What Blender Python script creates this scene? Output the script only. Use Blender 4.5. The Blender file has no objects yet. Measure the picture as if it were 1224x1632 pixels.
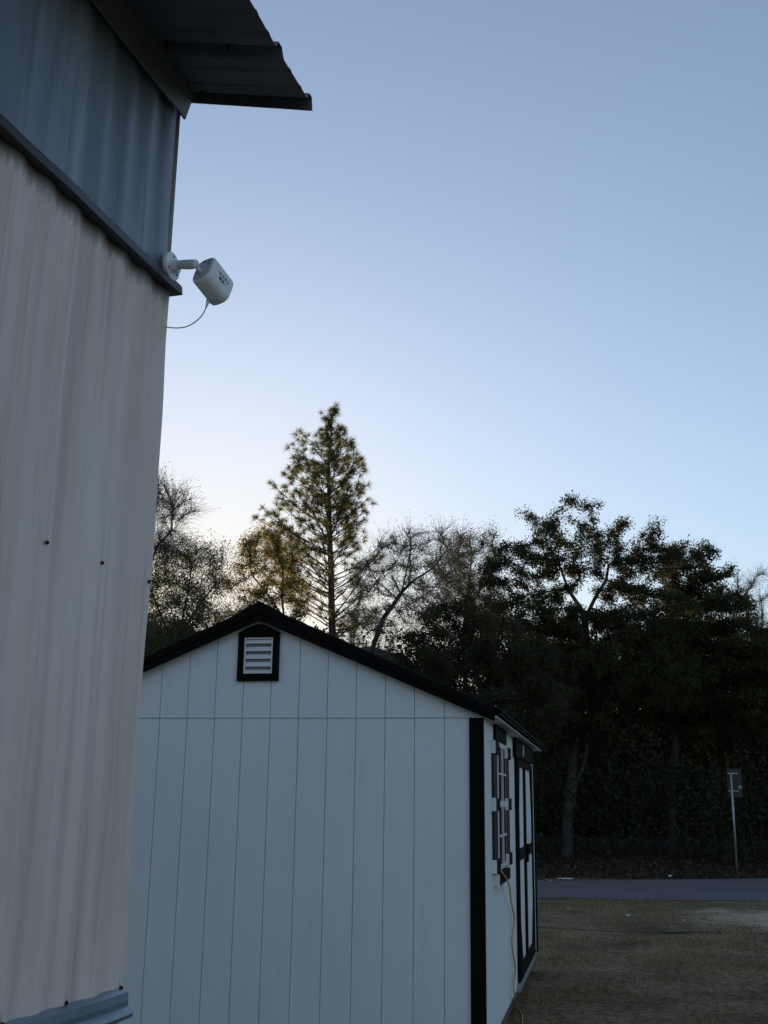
import bpy, bmesh, math, random
import numpy as np
from mathutils import Vector, Matrix
random.seed(7); RNG = np.random.default_rng(7)
S = bpy.context.scene
COL = S.collection
R = math.radians

# ---------------------------------------------------------------- camera, sky, sun, exposure
H = 1.70
F_PX, PITCH, ROLL = 1748.5, R(14.68), R(.775)
R0 = Vector((1, 0, 0)); U0 = Vector((0, -math.sin(PITCH), math.cos(PITCH))); FW = Vector((0, math.cos(PITCH), math.sin(PITCH)))
RT = R0 * math.cos(ROLL) + U0 * math.sin(ROLL)
UP = -R0 * math.sin(ROLL) + U0 * math.cos(ROLL)
cam = bpy.data.cameras.new('camera'); cob = bpy.data.objects.new('camera', cam); COL.objects.link(cob)
cam.sensor_fit = 'VERTICAL'; cam.sensor_height = 32.64; cam.lens = 32.64 * F_PX / 1632
cam.clip_start = .05; cam.clip_end = 3000
mw = Matrix((RT, UP, -FW)).transposed().to_4x4(); mw.translation = (0, 0, H); cob.matrix_world = mw
S.camera = cob
CEIL, TINT = 4.5, (.992, .985, 1.025)
SUN_AZ, SUN_EL = -10.5, 7.4            # degrees; azimuth clockwise from +Y
w = bpy.data.worlds.new('World'); S.world = w; w.use_nodes = True
nt = w.node_tree; nt.nodes.clear()
sky = nt.nodes.new('ShaderNodeTexSky'); sky.sky_type = 'NISHITA'; sky.sun_disc = False
sky.sun_elevation = R(SUN_EL); sky.sun_rotation = R(SUN_AZ)
sky.altitude = 0; sky.air_density = 1.0; sky.dust_density = .4; sky.ozone_density = 2.5
hsv = nt.nodes.new('ShaderNodeHueSaturation'); hsv.inputs['Saturation'].default_value = .77
bg = nt.nodes.new('ShaderNodeBackground'); bg.inputs[1].default_value = .12
out = nt.nodes.new('ShaderNodeOutputWorld')
# soft ceiling that holds down the brightness of the whole sky: c / (1 + (y / CEIL)^3)^(1/3)
def wm(op, a, b=None):
    n_ = nt.nodes.new('ShaderNodeMath'); n_.operation = op
    for i_, v_ in enumerate((a, b)):
        if v_ is None: continue
        if isinstance(v_, (int, float)): n_.inputs[i_].default_value = v_
        else: nt.links.new(v_, n_.inputs[i_])
    return n_.outputs[0]
bw = nt.nodes.new('ShaderNodeRGBToBW'); nt.links.new(sky.outputs[0], hsv.inputs['Color']); nt.links.new(hsv.outputs[0], bw.inputs[0])
g_ = wm('DIVIDE', 1.0, wm('POWER', wm('ADD', wm('POWER', wm('DIVIDE', bw.outputs[0], CEIL), 3.0), 1.0), 1 / 3))
sc_ = nt.nodes.new('ShaderNodeVectorMath'); sc_.operation = 'SCALE'; nt.links.new(hsv.outputs[0], sc_.inputs[0]); nt.links.new(g_, sc_.inputs['Scale'])
tint = nt.nodes.new('ShaderNodeVectorMath'); tint.operation = 'MULTIPLY'; tint.inputs[1].default_value = TINT
nt.links.new(sc_.outputs[0], tint.inputs[0]); nt.links.new(tint.outputs[0], bg.inputs[0]); nt.links.new(bg.outputs[0], out.inputs[0])
sl = bpy.data.lights.new('sun', 'SUN'); sl.energy = 3.6; sl.angle = R(.5); sl.color = (1, .80, .54)
so = bpy.data.objects.new('sun', sl); COL.objects.link(so)
sdir = Vector((math.sin(R(SUN_AZ)) * math.cos(R(SUN_EL)), math.cos(R(SUN_AZ)) * math.cos(R(SUN_EL)), math.sin(R(SUN_EL))))
so.rotation_euler = sdir.to_track_quat('Z', 'Y').to_euler()
S.view_settings.view_transform = 'Standard'; S.view_settings.look = 'None'
S.view_settings.exposure = 0.93; S.view_settings.gamma = 1; S.view_settings.use_curve_mapping = False
S.cycles.max_bounces = 6; S.cycles.transparent_max_bounces = 8

# ---------------------------------------------------------------- helpers
CAMP = Vector((0, 0, H))
def ray(x, y): return RT * ((x - 612) / F_PX) - UP * ((y - 816) / F_PX) + FW
def P(x, y, d):                         # where the direction of photo pixel x, y is d metres away over the ground
    r = ray(x, y); return CAMP + r * (d / math.hypot(r.x, r.y))
def G(x, d, z=0.0):                     # ground point d metres away in the bearing of column x (taken at eye level)
    p = P(x, 1276, d); return Vector((p.x, p.y, z))

def new_mat(name, rough=.7, metal=0.0, spec=.5):
    m = bpy.data.materials.new(name); m.use_nodes = True
    b = m.node_tree.nodes['Principled BSDF']; b.inputs['Roughness'].default_value = rough
    b.inputs['Metallic'].default_value = metal; b.inputs['Specular IOR Level'].default_value = spec
    return m, m.node_tree, b
def N(nt, t, **k):
    n = nt.nodes.new(t)
    for a, v in k.items():
        if a.startswith('i_'):
            n.inputs[a[2:].replace('_', ' ')].default_value = v
        else: setattr(n, a, v)
    return n
def ramp(nt, src, stops):
    r = nt.nodes.new('ShaderNodeValToRGB'); e = r.color_ramp.elements
    while len(e) < len(stops): e.new(.5)
    for i, (p, c) in enumerate(stops):
        e[i].position = p; e[i].color = (*c, 1) if len(c) == 3 else c
    nt.links.new(src, r.inputs[0]); return r
def coords(nt, scale=(1, 1, 1), kind='Object'):
    tc = nt.nodes.new('ShaderNodeTexCoord'); mp = nt.nodes.new('ShaderNodeMapping'); mp.inputs['Scale'].default_value = scale
    nt.links.new(tc.outputs[kind], mp.inputs[0]); return mp.outputs[0]
def noise(nt, vec, scale, detail=4, rough=.55, dist=0):
    n = N(nt, 'ShaderNodeTexNoise', i_Scale=scale, i_Detail=detail, i_Roughness=rough, i_Distortion=dist)
    nt.links.new(vec, n.inputs['Vector']); return n.outputs['Fac']
def bump(nt, b, h, strength, dist):
    bn = N(nt, 'ShaderNodeBump', i_Strength=strength, i_Distance=dist); nt.links.new(h, bn.inputs['Height'])
    nt.links.new(bn.outputs[0], b.inputs['Normal']); return bn
def mixc(nt, f, a, b):
    m = nt.nodes.new('ShaderNodeMix'); m.data_type = 'RGBA'
    if isinstance(f, float): m.inputs[0].default_value = f
    else: nt.links.new(f, m.inputs[0])
    for i, v in ((6, a), (7, b)):
        if isinstance(v, tuple): m.inputs[i].default_value = (*v, 1)
        else: nt.links.new(v, m.inputs[i])
    return m.outputs[2]
def math_(nt, op, a, b=None, c=None):
    m = nt.nodes.new('ShaderNodeMath'); m.operation = op
    for i, v in enumerate((a, b, c)):
        if v is None: continue
        if isinstance(v, (int, float)): m.inputs[i].default_value = v
        else: nt.links.new(v, m.inputs[i])
    return m.outputs[0]
def simple(name, c1, c2, scale=3, rough=.7, metal=0.0, stretch=(1, 1, 1), bs=0.0, bd=.002, bscale=60, spec=.5, bstretch=None):
    m, t, b = new_mat(name, rough, metal, spec)
    v = coords(t, stretch)
    r = ramp(t, noise(t, v, scale), [(.3, c1), (.7, c2)])
    t.links.new(r.outputs[0], b.inputs['Base Color'])
    if bs:
        bump(t, b, noise(t, coords(t, bstretch or stretch), bscale, 5), bs, bd)
    return m

def link(o, parent=None):
    COL.objects.link(o)
    if parent: o.parent = parent
    return o
def mesh_obj(name, V, Fc, mat, parent=None, smooth=False, bevel=0.0):
    me = bpy.data.meshes.new(name); me.from_pydata([tuple(v) for v in V], [], Fc); me.validate()
    if mat: me.materials.append(mat)
    if smooth: me.shade_smooth()
    o = bpy.data.objects.new(name, me); link(o, parent)
    if bevel:
        b = o.modifiers.new('bevel', 'BEVEL'); b.width = bevel; b.segments = 2; b.limit_method = 'ANGLE'
    return o
def share(o, parent, loc):
    c = o.copy(); link(c, parent); c.location = loc; return c
def empty(name, label, cat, loc=(0, 0, 0), rz=0, group=None):
    o = bpy.data.objects.new(name, None); o.empty_display_size = .2; link(o); o.location = loc; o.rotation_euler = (0, 0, rz)
    return tag(o, label, cat, group)
def tag(o, label=None, cat=None, group=None, kind=None):
    if label: o['label'] = label
    if cat: o['category'] = cat
    if group: o['group'] = group
    if kind: o['kind'] = kind
    return o
BOXF = [(0, 3, 2, 1), (4, 5, 6, 7), (0, 1, 5, 4), (1, 2, 6, 5), (2, 3, 7, 6), (3, 0, 4, 7)]
def boxv(x0, x1, y0, y1, z0, z1):
    return [(x0, y0, z0), (x1, y0, z0), (x1, y1, z0), (x0, y1, z0), (x0, y0, z1), (x1, y0, z1), (x1, y1, z1), (x0, y1, z1)]
def box(name, x0, x1, y0, y1, z0, z1, mat, parent=None, bevel=0.0):
    return mesh_obj(name, boxv(x0, x1, y0, y1, z0, z1), BOXF, mat, parent, bevel=bevel)
def boxes(name, L, mat, parent=None, bevel=0.0):
    V, Fc = [], []
    for b in L:
        n = len(V); V += boxv(*b); Fc += [tuple(i + n for i in f) for f in BOXF]
    return mesh_obj(name, V, Fc, mat, parent, bevel=bevel)
def prism(name, pts, off, mat, parent=None, bevel=0.0, holes=None):
    """pts: 3-D outline, extruded by vector off"""
    n = len(pts); off = Vector(off); V = [Vector(p) for p in pts] + [Vector(p) + off for p in pts]
    Fc = [tuple(range(n))[::-1], tuple(range(n, 2 * n))] + [(i, (i + 1) % n, n + (i + 1) % n, n + i) for i in range(n)]
    o = mesh_obj(name, V, Fc, mat, parent, bevel=bevel)
    bm = bmesh.new(); bm.from_mesh(o.data); bmesh.ops.recalc_face_normals(bm, faces=bm.faces); bm.to_mesh(o.data); bm.free()
    return o
def tube(name, pts, rad, mat, parent=None, k=8, caps=True):
    pts = [Vector(p) for p in pts]; rad = rad if isinstance(rad, list) else [rad] * len(pts)
    V, Fc = [], []; u = None
    for i, p in enumerate(pts):
        t = (pts[min(i + 1, len(pts) - 1)] - pts[max(i - 1, 0)]).normalized()
        if u is None: u = t.orthogonal().normalized()
        u = (u - t * u.dot(t)).normalized(); v = t.cross(u)
        for j in range(k):
            a = 2 * math.pi * j / k; V.append(p + (u * math.cos(a) + v * math.sin(a)) * rad[i])
    for i in range(len(pts) - 1):
        for j in range(k):
            Fc.append((i * k + j, i * k + (j + 1) % k, (i + 1) * k + (j + 1) % k, (i + 1) * k + j))
    if caps: Fc += [tuple(range(k))[::-1], tuple(range((len(pts) - 1) * k, len(pts) * k))]
    return mesh_obj(name, V, Fc, mat, parent, smooth=True)
def smooth_path(pts, n=6):
    pts = [Vector(p) for p in pts]; o = []
    for i in range(len(pts) - 1):
        p0, p1, p2, p3 = pts[max(i - 1, 0)], pts[i], pts[i + 1], pts[min(i + 2, len(pts) - 1)]
        for j in range(n):
            t = j / n; o.append(.5 * ((2 * p1) + (p2 - p0) * t + (2 * p0 - 5 * p1 + 4 * p2 - p3) * t * t + (3 * p1 - p0 - 3 * p2 + p3) * t ** 3))
    return o + [pts[-1]]
def np_mesh(name, V, Fq, mat, parent=None, smooth=False):
    """fast mesh from arrays; Fq (n,k) of equal-size faces"""
    V = np.asarray(V, np.float32); Fq = np.asarray(Fq, np.int32); k = Fq.shape[1]
    me = bpy.data.meshes.new(name); me.vertices.add(len(V)); me.vertices.foreach_set('co', V.ravel())
    me.loops.add(Fq.size); me.loops.foreach_set('vertex_index', Fq.ravel())
    me.polygons.add(len(Fq)); me.polygons.foreach_set('loop_start', np.arange(0, Fq.size, k, dtype=np.int32))
    me.update(calc_edges=True)
    if mat: me.materials.append(mat)
    if smooth: me.shade_smooth()
    o = bpy.data.objects.new(name, me); return link(o, parent)

# ---------------------------------------------------------------- materials
M = {}
# painted engineered-wood siding: embossed grain, a little grime
def siding_mat(name, col):
    m, t, b = new_mat(name, .62, 0, .35)
    v = coords(t, (1, 1, 1)); big = noise(t, v, 1.1, 3)
    r = ramp(t, big, [(.3, tuple(c * .93 for c in col)), (.7, col)])
    dirt = noise(t, coords(t, (9, 9, 1.2)), 1.5, 5, .6)
    d = ramp(t, dirt, [(.56, (0, 0, 0)), (.8, (.22, .22, .22))])
    t.links.new(mixc(t, d.outputs[0], r.outputs[0], tuple(c * .62 for c in col)), b.inputs['Base Color'])
    g1 = noise(t, coords(t, (22, 22, 1.6)), 2.2, 5, .6, 1.3)
    w_ = N(t, 'ShaderNodeTexWave', wave_type='BANDS', bands_direction='Z', i_Scale=9, i_Distortion=14, i_Detail=2)
    w_.inputs['Detail Scale'].default_value = 1.4; t.links.new(coords(t, (3.5, 3.5, 1)), w_.inputs['Vector'])
    msk = ramp(t, noise(t, coords(t, (5, 5, 1)), 1.3, 2), [(.52, (0, 0, 0)), (.66, (1, 1, 1))])
    h = math_(t, 'MULTIPLY_ADD', math_(t, 'MULTIPLY', w_.outputs['Fac'], msk.outputs[0]), .55, g1)
    bump(t, b, h, .6, .005)
    return m
M['siding'] = siding_mat('white_siding_paint', (.755, .81, .835))
M['black'] = simple('black_trim_paint', (.003, .003, .0032), (.006, .006, .0065), 4, .7, 0, (6, 6, 1), .2, .002, 20, .08)
M['shutter'] = simple('dark_brown_stain', (.014, .009, .009), (.028, .016, .015), 4, .65, 0, (8, 8, 1), .25, .002, 20, .3)
M['white'] = simple('white_trim_paint', (.66, .67, .68), (.74, .75, .76), 4, .5)
M['shingle'] = simple('black_shingle', (.012, .012, .013), (.03, .03, .032), 60, .95, 0, (1, 1, 1), .5, .004, 150, .2)
M['soffit'] = simple('soffit_paint', (.5, .5, .5), (.6, .6, .6), 4, .55)
M['skid'] = simple('weathered_timber', (.07, .065, .06), (.13, .12, .11), 5, .85, 0, (1, 1, 6), .4, .004, 30)
m, t, b = new_mat('window_glass', .08, 0, .6); b.inputs['Base Color'].default_value = (.02, .024, .03, 1); M['glass'] = m
M['cord'] = simple('yellow_cord_jacket', (.50, .30, .07), (.58, .36, .10), 10, .5)
M['galv'] = simple('galvanised_steel', (.30, .32, .34), (.42, .44, .46), 12, .45, .6)
M['signback'] = simple('aluminium_sign_back', (.02, .021, .022), (.035, .036, .038), 8, .6, .2)
M['plastic'] = simple('white_plastic', (.78, .80, .83), (.82, .84, .87), 5, .38)
M['plastic_grey'] = simple('grey_plastic', (.22, .23, .25), (.26, .27, .3), 5, .45)
M['plastic_shade'] = simple('shaded_white_plastic', (.46, .48, .52), (.52, .54, .58), 5, .45)  # white body plastic with shade put into its colour, for the back plate
M['ink'] = simple('dark_print', (.03, .035, .05), (.04, .045, .06), 5, .5)
M['screw'] = simple('rusty_screw', (.010, .007, .006), (.03, .012, .008), 200, .8)
M['scrap'] = simple('dirty_white_paper', (.5, .5, .48), (.7, .7, .68), 20, .8)

# painted sheet steel, cream, with soft vertical streaks and rust runs above the screws
def sheet_mat(name, c1, c2, dirt, rough, metal, rust=False, dark_top=None):
    m, t, b = new_mat(name, rough, metal, .4)
    v1 = coords(t, (1, 1, .10)); v2 = coords(t, (1, 1, .035))
    r = ramp(t, noise(t, v1, 7, 4, .6), [(.35, c1), (.65, c2)])
    st = ramp(t, noise(t, v2, 16, 5, .6), [(.46, (0, 0, 0)), (.76, (.65, .65, .65))])
    col = mixc(t, st.outputs[0], r.outputs[0], dirt)
    s2 = ramp(t, noise(t, coords(t, (1, 1, .02)), 48, 3, .6), [(.55, (0, 0, 0)), (.75, (.55, .55, .55))])
    col = mixc(t, s2.outputs[0], col, tuple(d_ * .85 for d_ in dirt))
    bl = ramp(t, noise(t, coords(t, (1, 1, .6)), 2.3, 5, .6), [(.45, (0, 0, 0)), (.8, (.4, .4, .4))])
    col = mixc(t, bl.outputs[0], col, tuple(.5 * (a + d) for a, d in zip(c1, dirt)))
    tc = t.nodes.new('ShaderNodeTexCoord'); sx = t.nodes.new('ShaderNodeSeparateXYZ'); t.links.new(tc.outputs['Object'], sx.inputs[0])
    if rust:                             # thin run marks in line with each screw
        ym = math_(t, 'ABSOLUTE', math_(t, 'SUBTRACT', math_(t, 'FLOORED_MODULO', math_(t, 'ADD', sx.outputs[1], .0114 + .1143), .2286), .1143))
        wid = math_(t, 'SUBTRACT', 1.0, math_(t, 'MULTIPLY', ym, 1 / .0035)); wid = math_(t, 'MAXIMUM', wid, 0)
        k = None
        for z0, up in ((1.268, 1), (2.232, -1)):
            dz = math_(t, 'MULTIPLY', math_(t, 'SUBTRACT', sx.outputs[2], z0), up)
            on = math_(t, 'MULTIPLY', math_(t, 'GREATER_THAN', dz, -.004), math_(t, 'MAXIMUM', math_(t, 'SUBTRACT', 1, math_(t, 'MULTIPLY', math_(t, 'ABSOLUTE', dz), 1 / (.035 if up > 0 else .012))), 0))
            k = on if k is None else math_(t, 'ADD', k, on)
        f = math_(t, 'MULTIPLY', math_(t, 'MULTIPLY', k, wid), .8)
        col = mixc(t, f, col, (.10, .045, .02))
    if dark_top is not None:            # darkened below the flashing, fading down to a ragged edge
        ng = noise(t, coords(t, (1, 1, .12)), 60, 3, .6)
        dz = math_(t, 'SUBTRACT', dark_top, sx.outputs[2])
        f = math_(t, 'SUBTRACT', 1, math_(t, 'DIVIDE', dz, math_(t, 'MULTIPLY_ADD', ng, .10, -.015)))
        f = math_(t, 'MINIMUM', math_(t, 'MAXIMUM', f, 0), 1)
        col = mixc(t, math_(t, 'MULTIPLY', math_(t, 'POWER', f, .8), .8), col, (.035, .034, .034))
    t.links.new(col, b.inputs['Base Color'])
    bump(t, b, noise(t, coords(t, (1, 1, .4)), 5, 3), .35, .01)
    return m
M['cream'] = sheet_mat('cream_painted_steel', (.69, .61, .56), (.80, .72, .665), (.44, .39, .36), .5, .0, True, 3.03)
M['slate'] = sheet_mat('grey_blue_steel', (.20, .255, .33), (.31, .38, .47), (.13, .155, .20), .5, .12)
M['cream2'] = sheet_mat('cream_skirt_steel', (.50, .47, .42), (.56, .53, .48), (.36, .34, .30), .5, .0)
M['roofmetal'] = simple('aged_galvalume', (.10, .11, .12), (.16, .17, .185), 7, .5, .3, (1, 1, 1))
M['flash'] = simple('grey_flashing', (.05, .055, .065), (.075, .08, .095), 5, .45, .3)
M['fascia'] = simple('fascia_steel', (.17, .18, .19), (.22, .23, .245), 4, .5, .2)
M['trim'] = simple('blue_grey_trim', (.17, .22, .29), (.24, .30, .38), 8, .33, .45, (1, .3, 1))

# ---------------------------------------------------------------- ground, road
def ground_mat():
    m, t, b = new_mat('dormant_turf', .95, 0, .15)
    v = coords(t)
    a = ramp(t, noise(t, v, .9, 6, .65), [(.3, (.11, .080, .045)), (.5, (.26, .19, .112)), (.72, (.42, .315, .20))])
    fine = ramp(t, noise(t, coords(t, (1, 1.6, 1)), 11, 6, .75), [(.38, (.25, .25, .25)), (.66, (1.5, 1.5, 1.45))])
    mx = t.nodes.new('ShaderNodeMix'); mx.data_type = 'RGBA'; mx.blend_type = 'MULTIPLY'; mx.inputs[0].default_value = 1
    t.links.new(a.outputs[0], mx.inputs[6]); t.links.new(fine.outputs[0], mx.inputs[7])
    sx = t.nodes.new('ShaderNodeSeparateXYZ'); t.links.new(v, sx.inputs[0])
    # pale sandy ground towards the road corner
    dx = math_(t, 'DIVIDE', math_(t, 'SUBTRACT', sx.outputs[0], 6.7), 2.6); dy = math_(t, 'DIVIDE', math_(t, 'SUBTRACT', sx.outputs[1], 17.6), 2.9)
    d = math_(t, 'ADD', math_(t, 'MULTIPLY', dx, dx), math_(t, 'MULTIPLY', dy, dy))
    s = math_(t, 'SUBTRACT', 1.1, d); s = math_(t, 'ADD', s, math_(t, 'MULTIPLY', math_(t, 'SUBTRACT', noise(t, coords(t, (.6, 1.6, 1)), 1.7, 6, .7), .5), 3.2))
    sr = ramp(t, s, [(.35, (0, 0, 0)), (.85, (1, 1, 1))])
    sand = ramp(t, noise(t, v, 8, 6, .7), [(.3, (.40, .31, .22)), (.7, (.62, .50, .37))])
    col = mixc(t, sr.outputs[0], mx.outputs[2], sand.outputs[0])
    # greener verge beside the road
    vg = math_(t, 'SUBTRACT', 1, math_(t, 'MULTIPLY', math_(t, 'ABSOLUTE', math_(t, 'SUBTRACT', sx.outputs[1], 20.0)), .8))
    vg = math_(t, 'MULTIPLY', math_(t, 'MAXIMUM', vg, 0), noise(t, v, 1.2, 4))
    col = mixc(t, vg, col, (.075, .075, .032))
    # rut, dark along its line
    wob = math_(t, 'MULTIPLY_ADD', noise(t, v, 1.2, 3), .35, math_(t, 'MULTIPLY_ADD', sx.outputs[0], -.22, 16.72))
    rut = math_(t, 'SUBTRACT', 1, math_(t, 'MULTIPLY', math_(t, 'ABSOLUTE', math_(t, 'SUBTRACT', sx.outputs[1], wob)), 7.0))
    rut = math_(t, 'MULTIPLY', math_(t, 'MAXIMUM', rut, 0), ramp(t, noise(t, v, 2.5, 4), [(.35, (0, 0, 0)), (.55, (1, 1, 1))]).outputs[0])
    col = mixc(t, math_(t, 'MINIMUM', math_(t, 'MULTIPLY', rut, 1.5), .92), col, (.012, .011, .009))
    # leaf litter beyond the road
    lf = math_(t, 'MINIMUM', math_(t, 'MAXIMUM', math_(t, 'SUBTRACT', sx.outputs[1], 26.0), 0), 1)
    lit = ramp(t, noise(t, v, 9, 6, .75), [(.35, (.012, .009, .006)), (.7, (.042, .030, .020))])
    col = mixc(t, lf, col, lit.outputs[0])
    t.links.new(col, b.inputs['Base Color'])
    bump(t, b, math_(t, 'ADD', noise(t, v, 30, 6, .75), math_(t, 'MULTIPLY', noise(t, v, 5, 4), 2.0)), .8, .03)
    return m
gm = ground_mat()
xs = np.unique(np.concatenate([np.linspace(-600, -40, 12), np.linspace(-40, 40, 130), np.linspace(40, 600, 12)]))
ys = np.unique(np.concatenate([np.linspace(-300, -10, 8), np.linspace(-10, 50, 150), np.linspace(50, 900, 14)]))
def gh(x, y):                            # gentle unevenness, nil under the buildings and the road
    h = .02 * np.sin(x * 1.3 + 1) * np.sin(y * .9) + .012 * np.sin(x * 3.1 + y * 2.3) + .010 * np.sin(y * 5.1 - x * 1.7)
    h = h - .035 * np.exp(-((y - 16.9 + .22 * x - .1 * np.sin(x * 1.5)) / .14) ** 2)
    m_ = np.clip((y - 12) / 1.5, 0, 1) * np.clip((19.6 - y) / 1.2, 0, 1) * np.clip((x - 1) / 2, 0, 1)
    m2 = np.clip((y - 29) / 3, 0, 1) * 4
    return h * np.maximum(m_, m2) * (np.abs(x) < 60) * (y < 70)
XX, YY = np.meshgrid(xs, ys); ZZ = gh(XX, YY)
nx = len(xs); idx = np.arange(nx * len(ys)).reshape(len(ys), nx)
Q = np.stack([idx[:-1, :-1], idx[:-1, 1:], idx[1:, 1:], idx[1:, :-1]], -1).reshape(-1, 4)
tag(np_mesh('ground', np.stack([XX, YY, ZZ], -1).reshape(-1, 3), Q, gm, smooth=True), 'dormant brown lawn and leafy forest floor', kind='structure')

def road_mat():
    m, t, b = new_mat('worn_asphalt', .7, 0, .4)
    v = coords(t)
    r = ramp(t, noise(t, v, .5, 5, .6), [(.3, (.10, .095, .095)), (.7, (.145, .137, .137))])
    f = ramp(t, noise(t, v, 90, 3, .7), [(.3, (.75, .75, .75)), (.75, (1.3, 1.3, 1.3))])
    mx = t.nodes.new('ShaderNodeMix'); mx.data_type = 'RGBA'; mx.blend_type = 'MULTIPLY'; mx.inputs[0].default_value = 1
    t.links.new(r.outputs[0], mx.inputs[6]); t.links.new(f.outputs[0], mx.inputs[7])
    pt = ramp(t, noise(t, coords(t, (.35, 1.3, 1)), 1.0, 4), [(.60, (0, 0, 0)), (.72, (.5, .5, .5))])
    t.links.new(mixc(t, pt.outputs[0], mx.outputs[2], (.20, .19, .185)), b.inputs['Base Color'])
    bump(t, b, noise(t, v, 120, 3), .4, .004)
    return m
near = [(-90, 4), (-40, 14.5), (-20, 18.6), (-8, 20.4), (0, 20.9), (3, 21.0), (7, 21.0), (12, 20.8), (25, 19.6), (60, 13)]
far = [(-90, 10), (-40, 19.2), (-20, 22.6), (-8, 24.2), (0, 24.9), (3.4, 25.35), (9.3, 27.4), (16, 30), (30, 36), (60, 51)]
def dense(L, n=14):
    pts = smooth_path([Vector((x, y, .006)) for x, y in L], n)
    return [Vector((p.x, p.y + .035 * math.sin(p.x * 2.1) + .03 * math.sin(p.x * 5.3 + 1) + random.uniform(-.02, .02), .006)) for p in pts]
a_, b_ = dense(near), dense(far); n = len(a_)
V = []; Fc = []
for i in range(n):
    for j in range(5): V.append(a_[i].lerp(b_[i], j / 4) + Vector((0, 0, .03 * math.sin(math.pi * j / 4) + .004)))
for i in range(n - 1):
    for j in range(4): Fc.append((i * 5 + j, (i + 1) * 5 + j, (i + 1) * 5 + j + 1, i * 5 + j + 1))
tag(mesh_obj('road', V, Fc, road_mat(), smooth=True), 'narrow asphalt road crossing between lawn and woods', kind='structure')

# ---------------------------------------------------------------- shed (x = out of its side wall, y = away along its length)
AS = R(11.37)
sn = Vector((math.cos(AS), -math.sin(AS), 0)); sd = Vector((math.sin(AS), math.cos(AS), 0))
SH = empty('shed', 'white garden shed with black trim and gabled roof behind the metal wall', 'shed', sn * -.79 + sd * 7.425, -AS)
WX, LY, ZB, ZW = -3.16, 4.95, .20, 2.235
PK = 2.96                                # underside of roof at the ridge, over the wall
slope = (PK - 2.27) / 1.58
def roof_under(x): return PK - abs(x + 1.58) * slope
core = mesh_obj('wall', [(WX + .012, .013, ZB), (-.013, .013, ZB), (-.013, .013, 2.25), (-1.58, .013, PK - .02), (WX + .012, .013, 2.25),
                 (WX + .012, LY - .01, ZB), (-.013, LY - .01, ZB), (-.013, LY - .01, 2.25), (-1.58, LY - .01, PK - .02), (WX + .012, LY - .01, 2.25)],
                [(0, 1, 2, 3, 4), (9, 8, 7, 6, 5), (0, 5, 6, 1), (1, 6, 7, 2), (2, 7, 8, 3), (3, 8, 9, 4), (4, 9, 5, 0)], M['siding'], SH)
gap = .0022
edges = [-.101 + .0] + [-.0665 - .0 - .2032 * k for k in range(1, 16)]
gx = [-.0665 - .2032 * k for k in range(0, 15)]          # groove centres
lims = [-.10] + [g for g in gx if g < -.12] + [WX + .005]
vent = (-1.736, -1.436)
for i in range(len(lims) - 1):
    x1, x0 = lims[i] - gap, lims[i + 1] + gap
    if x1 - x0 < .02: continue
    box('siding_plank', x0, x1, 0, .012, ZB, ZW, M['siding'], SH, bevel=.002)
    j = random.uniform(-.0005, .0005)
for i in range(-1, len(lims) - 1):
    x1, x0 = (lims[i] - gap, lims[i + 1] + gap) if i > -1 else (.0, gx[0] + gap)
    if i == 0: x1 = gx[0] - gap
    tops = [(x0, roof_under(x0)), (x1, roof_under(x1))]
    if x0 < -1.58 < x1: tops.insert(1, (-1.58, PK))
    pts = [(x1, -.004, 2.2425), (x0, -.004, 2.2425)] + [(x, -.004, z - .01) for x, z in tops]
    prism('gable_plank', pts, (0, .016, 0), M['siding'], SH)
box('drip_flashing', WX, .0, -.009, .012, 2.2365, 2.2415, M['siding'], SH, bevel=.001)
# black corner boards
box('corner_board', -.101, -.004, -.019, -.0005, ZB - .02, 2.236, M['black'], SH, bevel=.003)
box('corner_board', WX - .002, WX + .095, -.019, -.0005, ZB - .02, 2.236, M['black'], SH, bevel=.003)
# side wall planks
yy = [.0] + [.155 + .2032 * k for k in range(24)] + [LY]
yy = [y for y in yy if y <= LY]
for i in range(len(yy) - 1):
    box('siding_plank', -.012, 0, yy[i] + gap, yy[i + 1] - gap, ZB, 2.262, M['siding'], SH, bevel=.002)
box('corner_board', .0005, .016, LY - .075, LY, ZB - .02, 2.24, M['black'], SH, bevel=.003)
# timber skids
for x in (-.12, -1.1, -2.1, -3.06): box('skid', x - .05, x + .05, .03, LY - .02, .0, .155, M['skid'], SH)
box('floor_rim', WX + .02, -.02, .02, LY - .02, .156, ZB - .001, M['skid'], SH)
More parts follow.
